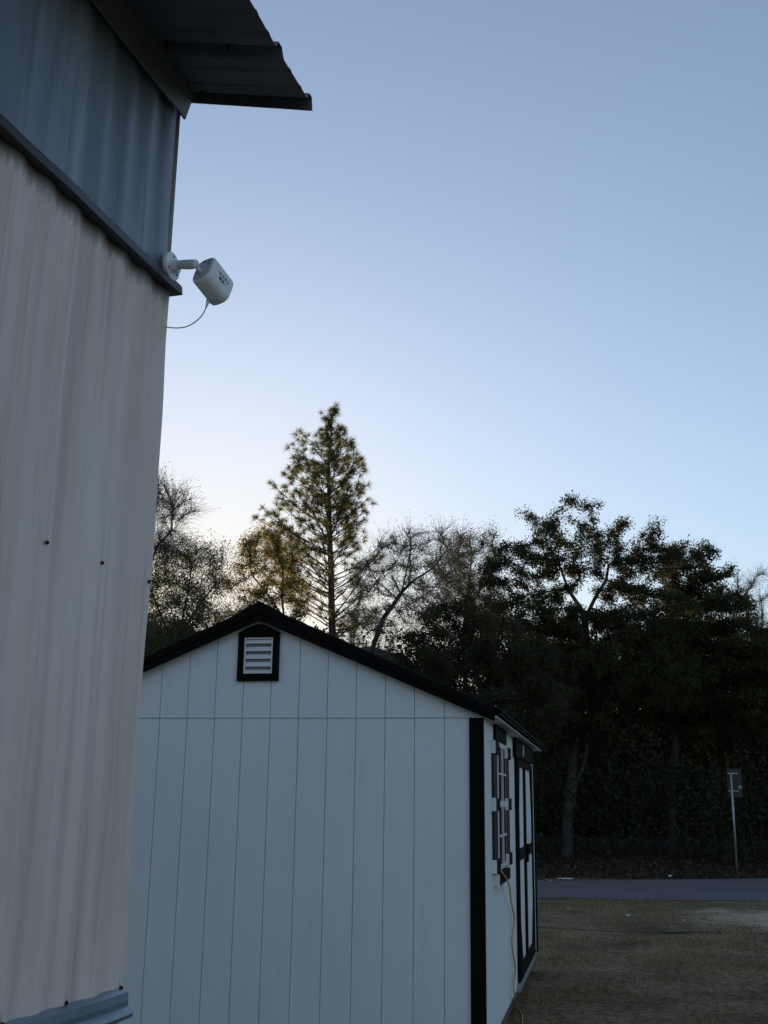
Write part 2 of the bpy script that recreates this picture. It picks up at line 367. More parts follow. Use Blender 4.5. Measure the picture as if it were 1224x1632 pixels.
# roof: two slopes of overlapping shingle courses, rake boards, soffits
OV = .125; FR = -.055                     # eave and rake overhang
def rz(x): return roof_under(x) + .055
for sgn in (1, -1):
    V, Fc = [], []
    X0 = -1.58; ncr = 12; span = 1.58 + OV
    for k in range(ncr):
        a, c = k / ncr, (k + 1) / ncr + .02
        c = min(c, 1.0)
        xa, xc = X0 + sgn * span * a, X0 + sgn * span * c
        za, zc = rz(xa) + .008, rz(xc) + .018
        n = len(V)
        jj = 40
        for q in range(jj + 1):
            y = FR - .012 + (LY - FR + .07) * q / jj; e = random.uniform(-.002, .002)
            V += [(xa, y, za), (xc, y, zc + e), (xc, y, zc - .014 + e)]
        for q in range(jj):
            m0 = n + q * 3; Fc += [(m0, m0 + 1, m0 + 4, m0 + 3), (m0 + 1, m0 + 2, m0 + 5, m0 + 4)]
        Fc += [(n, n + 2, n + 1)]
    mesh_obj('shingle_roof', V, Fc, M['shingle'], SH)
    # deck beneath
    e = X0 + sgn * (span - .012)
    prism('roof_deck', [(X0, FR, PK + .03), (e, FR, roof_under(e) + .03), (e, FR, roof_under(e) + .052), (X0, FR, PK + .052)], (0, LY - FR + .05, 0), M['black'], SH)
    # rake board at the gable
    e2 = X0 + sgn * (1.58 + .075)
    prism('rake_board', [(X0, FR - .002, PK - .05), (e2, FR - .002, roof_under(e2) - .05 + .02), (e2, FR - .002, roof_under(e2) + .056), (X0, FR - .002, PK + .062)], (0, -.02, 0), M['black'], SH, bevel=.003)
    prism('rake_moulding', [(X0, FR - .0225, PK + .005), (e2, FR - .0225, roof_under(e2) + .012), (e2, FR - .0225, roof_under(e2) + .056), (X0, FR - .0225, PK + .062)], (0, -.014, 0), M['black'], SH, bevel=.002)
    prism('rake_soffit', [(X0, FR, PK - .01), (e2, FR, roof_under(e2) - .01), (e2, FR, roof_under(e2) + .0), (X0, FR, PK + .0)], (0, -FR - .006, 0), M['black'], SH)
# ridge cap
cap = []
for k in range(18):
    y0 = FR - .02 + k * .29; y1 = min(y0 + .31, LY + .06)
    o = mesh_obj('ridge_shingle', [(-1.58 - .15, y0, rz(-1.73) + .024), (-1.58, y0, rz(-1.58) + .034), (-1.58 + .15, y0, rz(-1.43) + .024),
              (-1.58 - .15, y1, rz(-1.73) + .014), (-1.58, y1, rz(-1.58) + .024), (-1.58 + .15, y1, rz(-1.43) + .014),
              (-1.58 - .15, y0, rz(-1.73) + .012), (-1.58, y0, rz(-1.58) + .022), (-1.58 + .15, y0, rz(-1.43) + .012)],
             [(0, 1, 4, 3), (1, 2, 5, 4), (6, 7, 1, 0), (7, 8, 2, 1)], M['shingle'], SH)
# eave soffit, fascia and drip edge, both long sides
for sgn in (1, -1):
    f = (lambda v: v) if sgn == 1 else (lambda v: WX - v)
    def bx2(name, x0, x1, y0, y1, z0, z1, mat):
        a, c = sorted((f(x0), f(x1))); return box(name, a, c, y0, y1, z0, z1, mat, SH, bevel=.002)
    bx2('eave_soffit', .0005, .090, FR + .0, LY + .03, 2.232, 2.246, M['soffit'])
    bx2('eave_fascia', .074, .093, FR + .002, LY + .028, 2.2465, 2.297, M['black'])
    bx2('drip_edge', .094, .122, FR + .004, LY + .04, 2.268, 2.286, M['black'])
for y in (1.55, 2.9): box('gutter_clip', .0935, .099, y, y + .03, 2.245, 2.275, M['white'], SH)

# gable louver vent
x0, x1, z0, z1 = -1.736, -1.436, 2.490, 2.828
cx = (x0 + x1) / 2; ix0, ix1, iz0, iz1 = -1.690, -1.481, 2.541, 2.794
arch = [(x0 + (x1 - x0) * k / 14, z1 + .060 * math.cos(math.pi * (k / 14 - .5))) for k in range(15)]
VT = None
V = []; Fc = []
outer = [(x0, z0), (x1, z0)] + [(x, z) for x, z in arch[::-1]]
bm = bmesh.new()
ov = [bm.verts.new((x, -.032, z)) for x, z in outer]; iv = [bm.verts.new((x, -.032, z)) for x, z in ((ix0, iz0), (ix1, iz0), (ix1, iz1), (ix0, iz1))]
bm.faces.new((ov[0], ov[1], iv[1], iv[0])); bm.faces.new((ov[1], ov[2], iv[2], iv[1]))
bm.faces.new((ov[-1], ov[0], iv[0], iv[3])); bm.faces.new([ov[k] for k in range(2, len(ov))] + [iv[3], iv[2]])
r_ = bmesh.ops.extrude_face_region(bm, geom=bm.faces[:]); bmesh.ops.translate(bm, verts=[g for g in r_['geom'] if isinstance(g, bmesh.types.BMVert)], vec=(0, .0275, 0))
bmesh.ops.recalc_face_normals(bm, faces=bm.faces)
me = bpy.data.meshes.new('vent_frame'); bm.to_mesh(me); bm.free(); me.materials.append(M['black'])
VF = bpy.data.objects.new('vent_frame', me); link(VF, SH)
boxes('louver_frame', [(ix0 + .0005, ix0 + .010, -.030, -.006, iz0, iz1), (ix1 - .010, ix1 - .0005, -.030, -.006, iz0, iz1), (ix0 + .0105, ix1 - .0105, -.030, -.006, iz1 - .008, iz1 - .0005), (ix0 + .0105, ix1 - .0105, -.030, -.006, iz0 + .0005, iz0 + .008)], M['white'], VF)
box('vent_backing', ix0, ix1, -.0058, -.0046, iz0, iz1, M['plastic_grey'], VF)
pitch = (iz1 - iz0 - .016) / 4.4
for k in range(5):
    zt = iz1 - .012 - k * pitch + .002
    zb = zt - pitch * .58
    if zb < iz0 + .01: zb = iz0 + .01
    prism('louver_slat', [(ix0 + .011, -.010, zt), (ix0 + .011, -.029, zb), (ix0 + .011, -.0265, zb - .0015), (ix0 + .011, -.0075, zt - .0015)], (ix1 - ix0 - .022, 0, 0), M['white'], VF)

# window with shutters on the side wall
WN = box('window_frame', .0005, .018, .73, 1.34, 1.225, 2.12, M['white'], SH, bevel=.003)
for (ya, yb, za, zb_) in [(.765, 1.025, 1.70, 2.085), (1.045, 1.305, 1.70, 2.085), (.765, 1.025, 1.26, 1.655), (1.045, 1.305, 1.26, 1.655)]:
    box('pane', .0182, .0190, ya, yb, za, zb_, M['glass'], WN)
boxes('muntin', [(.0192, .028, 1.027, 1.043, 1.255, 2.09), (.0192, .030, .760, 1.31, 1.660, 1.695), (.0192, .026, .762, 1.026, 1.885, 1.899), (.0192, .026, 1.044, 1.308, 1.885, 1.899), (.0192, .026, .762, 1.026, 1.45, 1.464), (.0192, .026, 1.044, 1.308, 1.45, 1.464)], M['white'], WN)
box('window_head', .0005, .022, .57, 1.44, 2.125, 2.230, M['black'], SH, bevel=.002)
sill = box('window_ledge', .0005, .042, .50, 1.36, 1.135, 1.212, M['black'], SH, bevel=.002)
box('ledge_end', .0005, .042, .488, .4995, 1.135, 1.212, M['white'], sill)
for y0 in (.40, 1.385):
    s_ = None
    for k in range(3):
        o = box('shutter', .0005, .017, y0 + .02 + k * .088, y0 + .02 + k * .088 + .084, 1.215, 2.10, M['shutter'], SH if s_ is None else s_, bevel=.002)
        if s_ is None: s_ = o
        else: o.name = 'shutter_board'
    for z in (1.222, 1.632, 2.022):
        box('batten', .0175, .033, y0, y0 + .30, z, z + .088, M['black'], s_, bevel=.002)
        box('batten_end', .0005, .0332, y0 - .010, y0 - .0003, z, z + .088, M['white'], s_)

# double door
DR = box('door', .0005, .012, 2.43, 3.268, .245, 2.05, M['siding'], SH, bevel=.002)
D2 = box('door', .0005, .012, 3.272, 4.33, .245, 2.05, M['siding'], SH, bevel=.002)
for D_, ya, yb in ((DR, 2.43, 3.266), (D2, 3.274, 4.33)):
    lo = D_ is DR
    box('stile', .0125, .030, ya, ya + .07, .25, 2.06, M['black'], D_, bevel=.002)
    box('stile', .0125, .030, yb - .07, yb, .25, 2.06, M['black'], D_, bevel=.002)
    a2, b2 = ya + .072, yb - .072
    box('rail', .0125, .029, a2, b2, 1.205, 1.30, M['black'], D_, bevel=.002)
    box('rail', .0125, .029, a2, b2, .25, .37, M['black'], D_, bevel=.002)
    box('rail', .0125, .029, a2, b2, 2.0, 2.06, M['black'], D_, bevel=.002)
    yo = a2 if lo else b2; s1 = 1 if lo else -1
    prism('corner_brace', [(.0125, yo, 1.998), (.0125, yo + s1 * .15, 1.998), (.0125, yo, 1.58)], (.016, 0, 0), M['black'], D_)
    prism('corner_brace', [(.0125, yo, .372), (.0125, yo + s1 * .22, .372), (.0125, yo, .72)], (.016, 0, 0), M['black'], D_)
box('door_jamb', .0005, .024, 2.395, 2.425, ZB, 2.07, M['black'], SH, bevel=.002)
box('door_header', .0005, .034, 2.24, 4.42, 2.072, 2.225, M['black'], SH, bevel=.002)
box('door_plate', .0345, .039, 2.98, 3.06, 2.10, 2.20, M['white'], SH, bevel=.004)
hs = box('door_handle', .0305, .055, 3.20, 3.24, 1.16, 1.32, M['black'], DR, bevel=.004)
box('threshold', -.01, .03, 2.30, 4.40, .185, .243, M['galv'], SH, bevel=.003)

# ---------------------------------------------------------------- metal building (x = out of its wall, y = along the wall away from camera; 0,0 = far corner)
AM = R(16.75)
mn = Vector((math.cos(AM), -math.sin(AM), 0)); md = Vector((math.sin(AM), math.cos(AM), 0))
MB = empty('metal_building', 'tall sheet metal building with cream corrugated wall and grey upper band beside camera', 'building', mn * -1.37 + md * 2.48, -AM)
PW = .1143
def prof(y, depth):                      # soft trapezoid corrugation
    u = (y / PW) % 1.0; s = .5 + .5 * math.cos(2 * math.pi * u)
    return -depth * (1 - (s * .75 + .25 * s * s * (3 - 2 * s)))
def sheet(name, y0, y1, z0, z1, depth, mat, rows=26, x_off=0.0, dent=.002, edge=None, shift=0.0):
    n = max(4, int(round((y1 - y0) / PW * 12))); V = []; Fc = []
    for r in range(rows + 1):
        z = z0 + (z1 - z0) * r / rows
        for i in range(n + 1):
            y = y0 + (y1 - y0) * i / n
            d = dent * (math.sin(z * 5 + y * 3) + math.sin(z * 2.3 - y * 7 + 2) + .6 * math.sin(z * 13 + y * 11))
            ye = y + (edge(z) if edge and i == n else 0) 
            V.append((x_off + prof(y + shift, depth) + d, ye, z))
    for r in range(rows):
        for i in range(n): a = r * (n + 1) + i; Fc.append((a, a + 1, a + n + 2, a + n + 1))
    return mesh_obj(name, V, Fc, mat, MB, smooth=True)
def wob(z): return .006 * math.sin(z * 6.0) + .004 * math.sin(z * 14 + 1) + .004 * math.exp(-((z - 1.55) / .08) ** 2)
YB = -8.2296
for k in range(9):
    ya, yb = -.9144 * (k + 1), -.9144 * k
    sh = lambda z: wob(z)
    sheet('wall_sheet', ya - .02, yb, 1.235, 3.052, .010, M['cream'], 40, x_off=-.0012 * (k % 2), edge=wob if k == 0 else None, shift=.0114)
    sheet('upper_sheet', ya - .02, yb - (.008 if k == 0 else 0), 3.062, 3.70, .011, M['slate'], 10, x_off=-.004 - .0012 * (k % 2), dent=.001, shift=.04)
    sheet('skirt_sheet', ya - .02, yb, .0, 1.21, .010, M['cream2'], 8, x_off=-.004 - .0012 * (k % 2))
core_b = box('wall_core', -5.0, -.022, YB, -.012, 0, 3.70, M['fascia'], MB)
# far end wall of the building, seen only from the side
nn = 5.0
V = []; Fc = []; n_ = 44 * 6
for i in range(n_ + 1):
    x = -nn + nn * i / n_ - .004; y = -.009 + prof(x, .010) + .008
    V += [(x, min(y, 0) - .001, 0), (x, min(y, 0) - .001, 3.70)]
for i in range(n_): Fc.append((i * 2, i * 2 + 2, i * 2 + 3, i * 2 + 1))
mesh_obj('end_sheet', V, Fc, M['cream2'], MB, smooth=True)
# flashing between lower and upper sheets, its ends run past the corner
def extrude_y(name, prof2, y0, y1, mat, rows=1, wav=0.0, parent=MB, bevel=0.0):
    V, Fc = [], []; n = len(prof2)
    for r in range(rows + 1):
        y = y0 + (y1 - y0) * r / rows; w_ = wav * (math.sin(y * 9) + .6 * math.sin(y * 23 + 1))
        V += [(x + w_ * .4, y, z + w_) for x, z in prof2]
    for r in range(rows):
        for i in range(n): Fc.append((r * n + i, r * n + (i + 1) % n, (r + 1) * n + (i + 1) % n, (r + 1) * n + i))
    Fc += [tuple(range(n))[::-1], tuple(range(rows * n, (rows + 1) * n))]
    o = mesh_obj(name, V, Fc, mat, parent, bevel=bevel)
    bm = bmesh.new(); bm.from_mesh(o.data); bmesh.ops.recalc_face_normals(bm, faces=bm.faces); bm.to_mesh(o.data); bm.free(); return o
for k in range(3):
    extrude_y('flashing', [(-.02, 3.088), (.004, 3.086), (.016, 3.074), (.022, 3.066), (.025, 3.042), (-.02, 3.042)], -2.9 * (k + 1) + (.0 if k else .0), (-2.9 * k - .002) if k else .026, M['flash'], 60, .0012)
# closure trim at the bottom of the lower sheets
for k in range(3):
    extrude_y('base_trim', [(.001, 1.266), (.016, 1.258), (.019, 1.240), (.019, 1.228), (.031, 1.222), (.034, 1.213), (.030, 1.204), (.014, 1.200), (-.01, 1.200), (-.01, 1.266)], -2.9 * (k + 1), (-2.9 * k - .002) if k else -.003, M['trim'], 60, .0012)
# screws
s0 = bmesh.new(); bmesh.ops.create_cone(s0, cap_ends=True, segments=10, radius1=.0048, radius2=.0046, depth=.003, matrix=Matrix.Rotation(R(90), 4, 'Y'))
bmesh.ops.create_cone(s0, cap_ends=True, segments=6, radius1=.0030, radius2=.0028, depth=.004, matrix=Matrix.Translation((.002, 0, 0)) @ Matrix.Rotation(R(90), 4, 'Y'))
me = bpy.data.meshes.new('screw'); s0.to_mesh(me); s0.free(); me.materials.append(M['screw'])
proto = None
for z, yo in ((2.232, 0), (1.268, 0)):
    for k in range(10):
        y = -.0114 - .2286 * k; o = bpy.data.objects.new('screw', me); link(o, MB)
        o.location = (prof(y + .0114, .010) + .0025, y + random.uniform(-.003, .003), z + random.uniform(-.003, .003)); o.rotation_euler = (random.uniform(0, 1), 0, 0)
# fascia boards under the eave, leaning out a little
for ya, yb in ((-.272, .002), (-3.2, -.2735), (-5.6, -3.2015), (-8.2, -5.6015)):
    extrude_y('fascia_board', [(.006, 3.583), (.012, 3.584), (.046, 3.70), (.050, 3.76), (.010, 3.76)], ya, yb, M['fascia'], 1, bevel=.002)
# corrugated roof sheets with high ribs across the eave
ROF = .39; SL = math.tan(R(14.2))
def rib(y):
    u = ((y - .012) / .2286) % 1.0; d = min(u, 1 - u) * .2286
    if y > .0262: return -.012
    if d < .012: return .026
    if d < .027: return .026 * (.027 - d) / .015
    m_ = abs((u * .2286) % .0762 - .0381)
    return .0034 if abs(((u * .2286 + .0381) % .0762) - .0381) < .008 else 0
for k in range(9):
    y1 = .028 - .9144 * k; y0 = y1 - .9144 - .03
    V, Fc = [], []; n = 150
    for i in range(n + 1):
        y = y0 + (y1 - y0) * i / n; h = rib(y)
        for x in (ROF, .30, .1, -2.6):
            V.append((x, y, 3.570 + (ROF - x) * SL + h + .0012 * (k % 2) + .0022 * math.sin(y * 17 + x * 5)))
    for i in range(n):
        for j in range(3): a = i * 4 + j; Fc.append((a, a + 1, a + 5, a + 4))
    o = mesh_obj('roof_sheet', V, Fc, M['roofmetal'], MB)
    sm = o.modifiers.new('thick', 'SOLIDIFY'); sm.thickness = .0016; sm.offset = 0
# turned-down rake rib at the roof end
prism('gable_infill', [(-2.6, -.03, 3.70), (.0, -.03, 3.70), (-2.6, -.03, 3.66 + (ROF + 2.6) * SL)], (0, .02, 0), M['cream2'], MB)
rs = bpy.data.meshes.new('roof_screw'); b0 = bmesh.new(); bmesh.ops.create_cone(b0, cap_ends=True, segments=8, radius1=.005, radius2=.004, depth=.02); b0.to_mesh(rs); b0.free(); rs.materials.append(M['screw'])
for y, x in ((-.235, .25), (-.02, .07), (-.46, .25), (-.69, .25), (-.235, .07)):
    o = bpy.data.objects.new('screw', rs); link(o, MB); o.location = (x, y, 3.570 + (ROF - x) * SL - .004)

# ---------------------------------------------------------------- security camera on the wall near the corner
def mloc(x, y, z): return mn * (x - 1.37) + md * (y + 2.48) + Vector((0, 0, z))
mount = mloc(.012, -.036, 3.100)
SC = empty('security_camera', 'white plastic security camera on a short arm beside the wall corner', 'camera', mount, -AM)
def disc(name, c, ax, rad, th, mat, parent, k=32, bev=.002):
    bm = bmesh.new(); q = Vector(ax).to_track_quat('Z', 'Y').to_matrix().to_4x4()
    bmesh.ops.create_cone(bm, cap_ends=True, segments=k, radius1=rad, radius2=rad, depth=th, matrix=Matrix.Translation(Vector(c) + Vector(ax) * th / 2) @ q)
    me = bpy.data.meshes.new(name); bm.to_mesh(me); bm.free(); me.materials.append(mat); me.shade_smooth()
    o = bpy.data.objects.new(name, me); link(o, parent)
    if bev: bb = o.modifiers.new('bevel', 'BEVEL'); bb.width = bev; bb.segments = 3; bb.limit_method = 'ANGLE'
    try: me.set_sharp_from_angle(angle=R(40))
    except Exception: pass
    return o
disc('mount_plate', (0, 0, 0), (1, 0, 0), .040, .012, M['plastic'], SC)
disc('mount_gasket', (-.014, 0, .006), (1, 0, 0), .027, .0138, M['plastic_grey'], SC)
hb = disc('mount_hub', (.012, 0, -.002), (1, 0, 0), .019, .016, M['plastic'], SC, 8)
for a in (90, 210, 330): disc('mount_screw', (.0122, .028 * math.cos(R(a)), .028 * math.sin(R(a))), (1, 0, 0), .0035, .002, M['plastic_grey'], SC, 10, 0)
inv = Matrix.Rotation(AM, 3, 'Z')
def cl(p): return inv @ (p - mount)       # world -> camera-local
# body frame, measured in the view
c0 = P(340, 449, 2.77)
fwd = (c0 - CAMP).normalized(); rt = fwd.cross(Vector((0, 0, 1))).normalized()
rt = (RT - fwd * RT.dot(fwd)).normalized(); up = rt.cross(fwd)
def vv(a): return (rt * a[0] + up * a[1] + fwd * a[2])
A = vv((29, -38, 22.6)).normalized(); B = vv((-14, -34, -39.2)).normalized(); B = (B - A * B.dot(A)).normalized()
Cc = A.cross(B); 
if Cc.dot(vv((-22, -8, 14.8))) < 0: Cc = -Cc
A_, B_, C_ = inv @ A, inv @ B, inv @ Cc
ctr = cl(c0)
LA, LB, LC = .093, .094, .064
def body_sec(s, k=40, grow=1.0):          # rounded section in the B-C plane: flat on the print side, well rounded bottom
    pts = []
    for i in range(k):
        a = 2 * math.pi * i / k; cb, sb = math.cos(a), math.sin(a)
        e = .50
        b2 = math.copysign(abs(cb) ** e, cb); c2 = math.copysign(abs(sb) ** (.76), sb)
        pts.append(B_ * (b2 * LB / 2 * grow) + C_ * (c2 * LC / 2 * grow) + A_ * s)
    return pts
V = []; Fc = []; k = 40
secs = [(-LA / 2, .90), (-LA / 2 + .0015, .955), (-LA / 2 + .005, .99), (-LA / 2 + .010, 1), (LA / 2 - .010, 1), (LA / 2 - .004, .975), (LA / 2 - .001, .93), (LA / 2, .88)]
for s, g_ in secs: V += [ctr + p for p in body_sec(s, k, g_)]
for r in range(len(secs) - 1):
    for i in range(k): Fc.append((r * k + i, r * k + (i + 1) % k, (r + 1) * k + (i + 1) % k, (r + 1) * k + i))
Fc += [tuple(range(k))[::-1], tuple(range((len(secs) - 1) * k, len(secs) * k))]
BD = mesh_obj('body', V, Fc, M['plastic'], SC, smooth=True)
bm = bmesh.new(); bm.from_mesh(BD.data); bmesh.ops.recalc_face_normals(bm, faces=bm.faces); bm.to_mesh(BD.data); bm.free()
# back plate, lens face
V = [ctr + p for p in body_sec(-LA / 2 - .0015, k, .82)] + [ctr + p for p in body_sec(-LA / 2 + .002, k, .84)]
Fc = [tuple(range(k)), *[(i, (i + 1) % k, k + (i + 1) % k, k + i) for i in range(k)]]
mesh_obj('back_plate', V, Fc, M['plastic_shade'], BD)
V = [ctr + p for p in body_sec(LA / 2 + .0015, k, .80)] + [ctr + p for p in body_sec(LA / 2 - .002, k, .82)]
mesh_obj('lens_face', V, Fc, M['ink'], BD)
disc('lens', tuple(ctr + A_ * (LA / 2 + .0016) - B_ * .012), tuple(A_), .013, .004, M['glass'], BD, 24, .001)
for db, dc in ((-.028, -.012), (-.030, .004), (-.014, -.014), (.02, .008)):
    disc('screw_hole', tuple(ctr - A_ * (LA / 2 + .0017) + B_ * db + C_ * dc), tuple(-A_), .0028, .0006, M['ink'], BD, 10, 0)
# arm, elbow and ball joint
elbow = Vector((.098, .010, .006)); sock = ctr - A_ * (LA / 2 + .002) + B_ * .014 + C_ * .004
pe = cl(P(311, 421, 2.72)); elbow = Vector((pe.x, pe.y, pe.z))
h0 = Vector((.026, 0, .002)); pa = [h0.lerp(elbow, k / 8) for k in range(9)]
tube('arm', pa, [.0118, .0122, .0126, .0129, .0131, .0132, .0133, .0130, .0110], M['plastic'], SC, 20)
bm = bmesh.new(); bmesh.ops.create_uvsphere(bm, u_segments=20, v_segments=12, radius=.0125); me = bpy.data.meshes.new('elbow_cap'); bm.to_mesh(me); bm.free(); me.materials.append(M['plastic']); me.shade_smooth(); ec = bpy.data.objects.new('elbow_cap', me); link(ec, SC); ec.location = elbow + Vector((-.001, 0, 0))
tube('ball_joint', [elbow + Vector((-.004, 0, -.003)), elbow.lerp(sock, .5), sock], [.0065, .0055, .0085], M['plastic'], SC, 16)
# print on the side: aosu with a dark badge beneath and two faint marks
side = ctr - C_ * (LC / 2 + .0006)
xa_, ya_ = A_.normalized(), (-B_).normalized()
if xa_.cross(ya_).dot(-C_) < 0: pass
tmw = Matrix((xa_, ya_, xa_.cross(ya_))).transposed().to_4x4()
cu = bpy.data.curves.new('brand_text', 'FONT'); cu.body = 'aosu'; cu.size = .0215; cu.extrude = .00015; cu.align_x = 'CENTER'; cu.align_y = 'CENTER'; cu.space_character = 1.15
tmp_ = bpy.data.objects.new('side_lettering', cu); COL.objects.link(tmp_); me = bpy.data.meshes.new_from_object(tmp_.evaluated_get(bpy.context.evaluated_depsgraph_get())); bpy.data.objects.remove(tmp_)
me.materials.clear(); me.materials.append(M['ink']); to = bpy.data.objects.new('side_lettering', me); link(to, BD)
tmw.translation = side + xa_ * .005 + ya_ * .0075; to.matrix_local = tmw
def quad_on(name, du, dv, wu, wv, mat, lift):
    c = side + xa_ * du + ya_ * dv - C_ * lift
    pts = [c - xa_ * wu / 2 - ya_ * wv / 2, c + xa_ * wu / 2 - ya_ * wv / 2, c + xa_ * wu / 2 + ya_ * wv / 2, c - xa_ * wu / 2 + ya_ * wv / 2]
    return prism(name, pts, -C_ * .0002, mat, BD)
quad_on('badge', -.002, -.0095, .020, .0105, M['ink'], .0000)
quad_on('badge_window', .0, -.0095, .0065, .005, M['plastic'], .0003)
quad_on('small_mark', .0125, -.009, .0028, .0035, M['plastic_grey'], .0001)
quad_on('small_mark', .0175, -.009, .0028, .0035, M['plastic_grey'], .0001)
# power cord
pl = cl(P(329, 489, 2.745)); w2 = cl(mloc(-.006, -.001, 2.939))
body_end = ctr + B_ * (LB * .41) + A_ * (LA * .26) + C_ * (LC * .36)
tube('plug', [body_end, pl.lerp(body_end, .5), pl], [.005, .0042, .0026], M['plastic'], SC, 12)
tube('plug_collar', [pl.lerp(body_end, .75) + rt * 0 - A_ * .006, pl.lerp(body_end, .75) + A_ * .006], [.003, .003], M['plastic'], SC, 10)
q1 = cl(P(321, 504, 2.74)); q2 = cl(P(305, 517, 2.735)); q3 = cl(P(287, 522.5, 2.735))
tube('power_cord', smooth_path([pl, q1, q2, q3, w2, w2 + Vector((-.03, -.02, .0))], 8), .0015, M['plastic_grey'], SC, 8)

# ---------------------------------------------------------------- yellow extension cord hanging from the window
def side_pt(px, py, off):
    r = ray(px, py); n0 = sn; p0 = sn * (-.79 + off); t = ((p0 - CAMP).dot(n0)) / r.dot(n0); return CAMP + r * t
def gr_pt(px, py, z):
    r = ray(px, py); return CAMP + r * ((z - H) / r.z)
pts = [side_pt(797, 1386, .03), side_pt(801, 1392, .05), side_pt(808, 1402, .055), side_pt(812, 1415, .045), side_pt(815, 1440, .03), side_pt(819.5, 1462, .02), side_pt(818, 1482, .02), side_pt(815.5, 1500, .02),
       side_pt(818, 1522, .02), side_pt(821.5, 1545, .02), side_pt(818.5, 1568, .02)]
g1, g2, g3 = gr_pt(823, 1600, .012), gr_pt(832, 1618, .012), gr_pt(839, 1640, .012)
pts += [side_pt(820.5, 1588, .035), g1, g2, g3, g3 + Vector((.25, -.6, 0)), g3 + Vector((.1, -1.3, 0)), g3 + Vector((.5, -2.4, 0))]
cd = tube('extension_cord', smooth_path(pts, 6), .0062, M['cord'], None, 8)
tag(cd, 'yellow extension cord dangling from the shed window ledge to the grass', 'cord')

# ---------------------------------------------------------------- road sign seen from behind
sp = Vector((9.43, 30.32, 0)); sp.z = float(gh(np.array(sp.x), np.array(sp.y)))
SG = empty('road_sign', 'back of a grey rectangular road sign on a slim metal post', 'sign', sp, R(-18))
tube('post', [(0, 0, -.05), (.0, 0, 1.3), (.0, 0, 2.50)], .030, M['galv'], SG, 10)
pan = box('sign_panel', -.10, .27, .034, .040, 1.88, 2.62, M['signback'], SG, bevel=.002)
for z in (2.04, 2.50):
    box('bracket', -.07, .16, .0305, .0335, z - .012, z + .012, M['galv'], pan)
    for x in (-.065, .075, .15): disc('bolt', (x, .030, z), (0, -1, 0), .020, .02, M['galv'], pan, 8, 0)
box('sticker', .17, .26, .0320, .0335, 2.10, 2.18, M['plastic_grey'], pan)

# ---------------------------------------------------------------- trees
def leaf_mat(name, cols, trans=.35, scale=.5, hue=None):
    m = bpy.data.materials.new(name); m.use_nodes = True; t = m.node_tree; t.nodes.clear()
    geo = t.nodes.new('ShaderNodeNewGeometry')
    f = math_(t, 'MULTIPLY_ADD', noise(t, coords(t), scale, 3), .75, math_(t, 'MULTIPLY_ADD', geo.outputs['Random Per Island'], .5, -.12))
    r = ramp(t, f, [(i / (len(cols) - 1) * .6 + .2, c) for i, c in enumerate(cols)])
    d = t.nodes.new('ShaderNodeBsdfDiffuse'); tr = t.nodes.new('ShaderNodeBsdfTranslucent'); mx = t.nodes.new('ShaderNodeMixShader')
    g = t.nodes.new('ShaderNodeBsdfGlossy'); g.inputs['Roughness'].default_value = .5; g.inputs[0].default_value = (.5, .5, .5, 1)
    m2 = t.nodes.new('ShaderNodeMixShader'); m2.inputs[0].default_value = .015
    t.links.new(r.outputs[0], d.inputs[0]); t.links.new(r.outputs[0], tr.inputs[0]); mx.inputs[0].default_value = trans
    o = t.nodes.new('ShaderNodeOutputMaterial')
    t.links.new(d.outputs[0], mx.inputs[1]); t.links.new(tr.outputs[0], mx.inputs[2])
    t.links.new(mx.outputs[0], m2.inputs[1]); t.links.new(g.outputs[0], m2.inputs[2]); t.links.new(m2.outputs[0], o.inputs[0]); return m
M['bark'] = simple('grey_brown_bark', (.032, .026, .022), (.08, .068, .058), 9, .95, 0, (1, 1, .25), .7, .03, 22, .2)
M['bark_pale'] = simple('pale_oak_bark', (.045, .040, .036), (.095, .086, .078), 7, .95, 0, (1, 1, .3), .7, .03, 20, .2)
M['bark_pine'] = simple('pine_bark', (.07, .045, .032), (.14, .095, .07), 9, .95, 0, (1, 1, .4), .7, .03, 16, .2)
M['twig'] = simple('mauve_twig_bark', (.14, .12, .12), (.22, .19, .19), 6, .9, 0, (1, 1, 1))
M['oakleaf'] = leaf_mat('live_oak_leaf', [(.036, .042, .019), (.062, .066, .028), (.10, .088, .042)], .38)
M['darkleaf'] = leaf_mat('dark_evergreen_leaf', [(.024, .027, .015), (.040, .043, .022), (.056, .056, .030)], .2)
M['midleaf'] = leaf_mat('olive_leaf', [(.08, .09, .035), (.12, .13, .05), (.18, .165, .065)], .55)
M['goldleaf'] = leaf_mat('golden_leaf', [(.16, .17, .05), (.40, .29, .06), (.58, .38, .06)], .5, .9)
M['brownleaf'] = leaf_mat('brown_leaf', [(.09, .075, .045), (.15, .11, .07), (.17, .14, .08)], .5)
M['needle'] = leaf_mat('pine_needle', [(.10, .11, .04), (.18, .17, .06), (.29, .245, .08)], .6, .6)
M['litter'] = leaf_mat('fallen_leaf', [(.035, .024, .016), (.07, .048, .032), (.11, .08, .055)], .1, 2)
M['blade'] = leaf_mat('grass_blade', [(.13, .092, .045), (.30, .215, .112), (.54, .41, .235)], .2, 1.2)

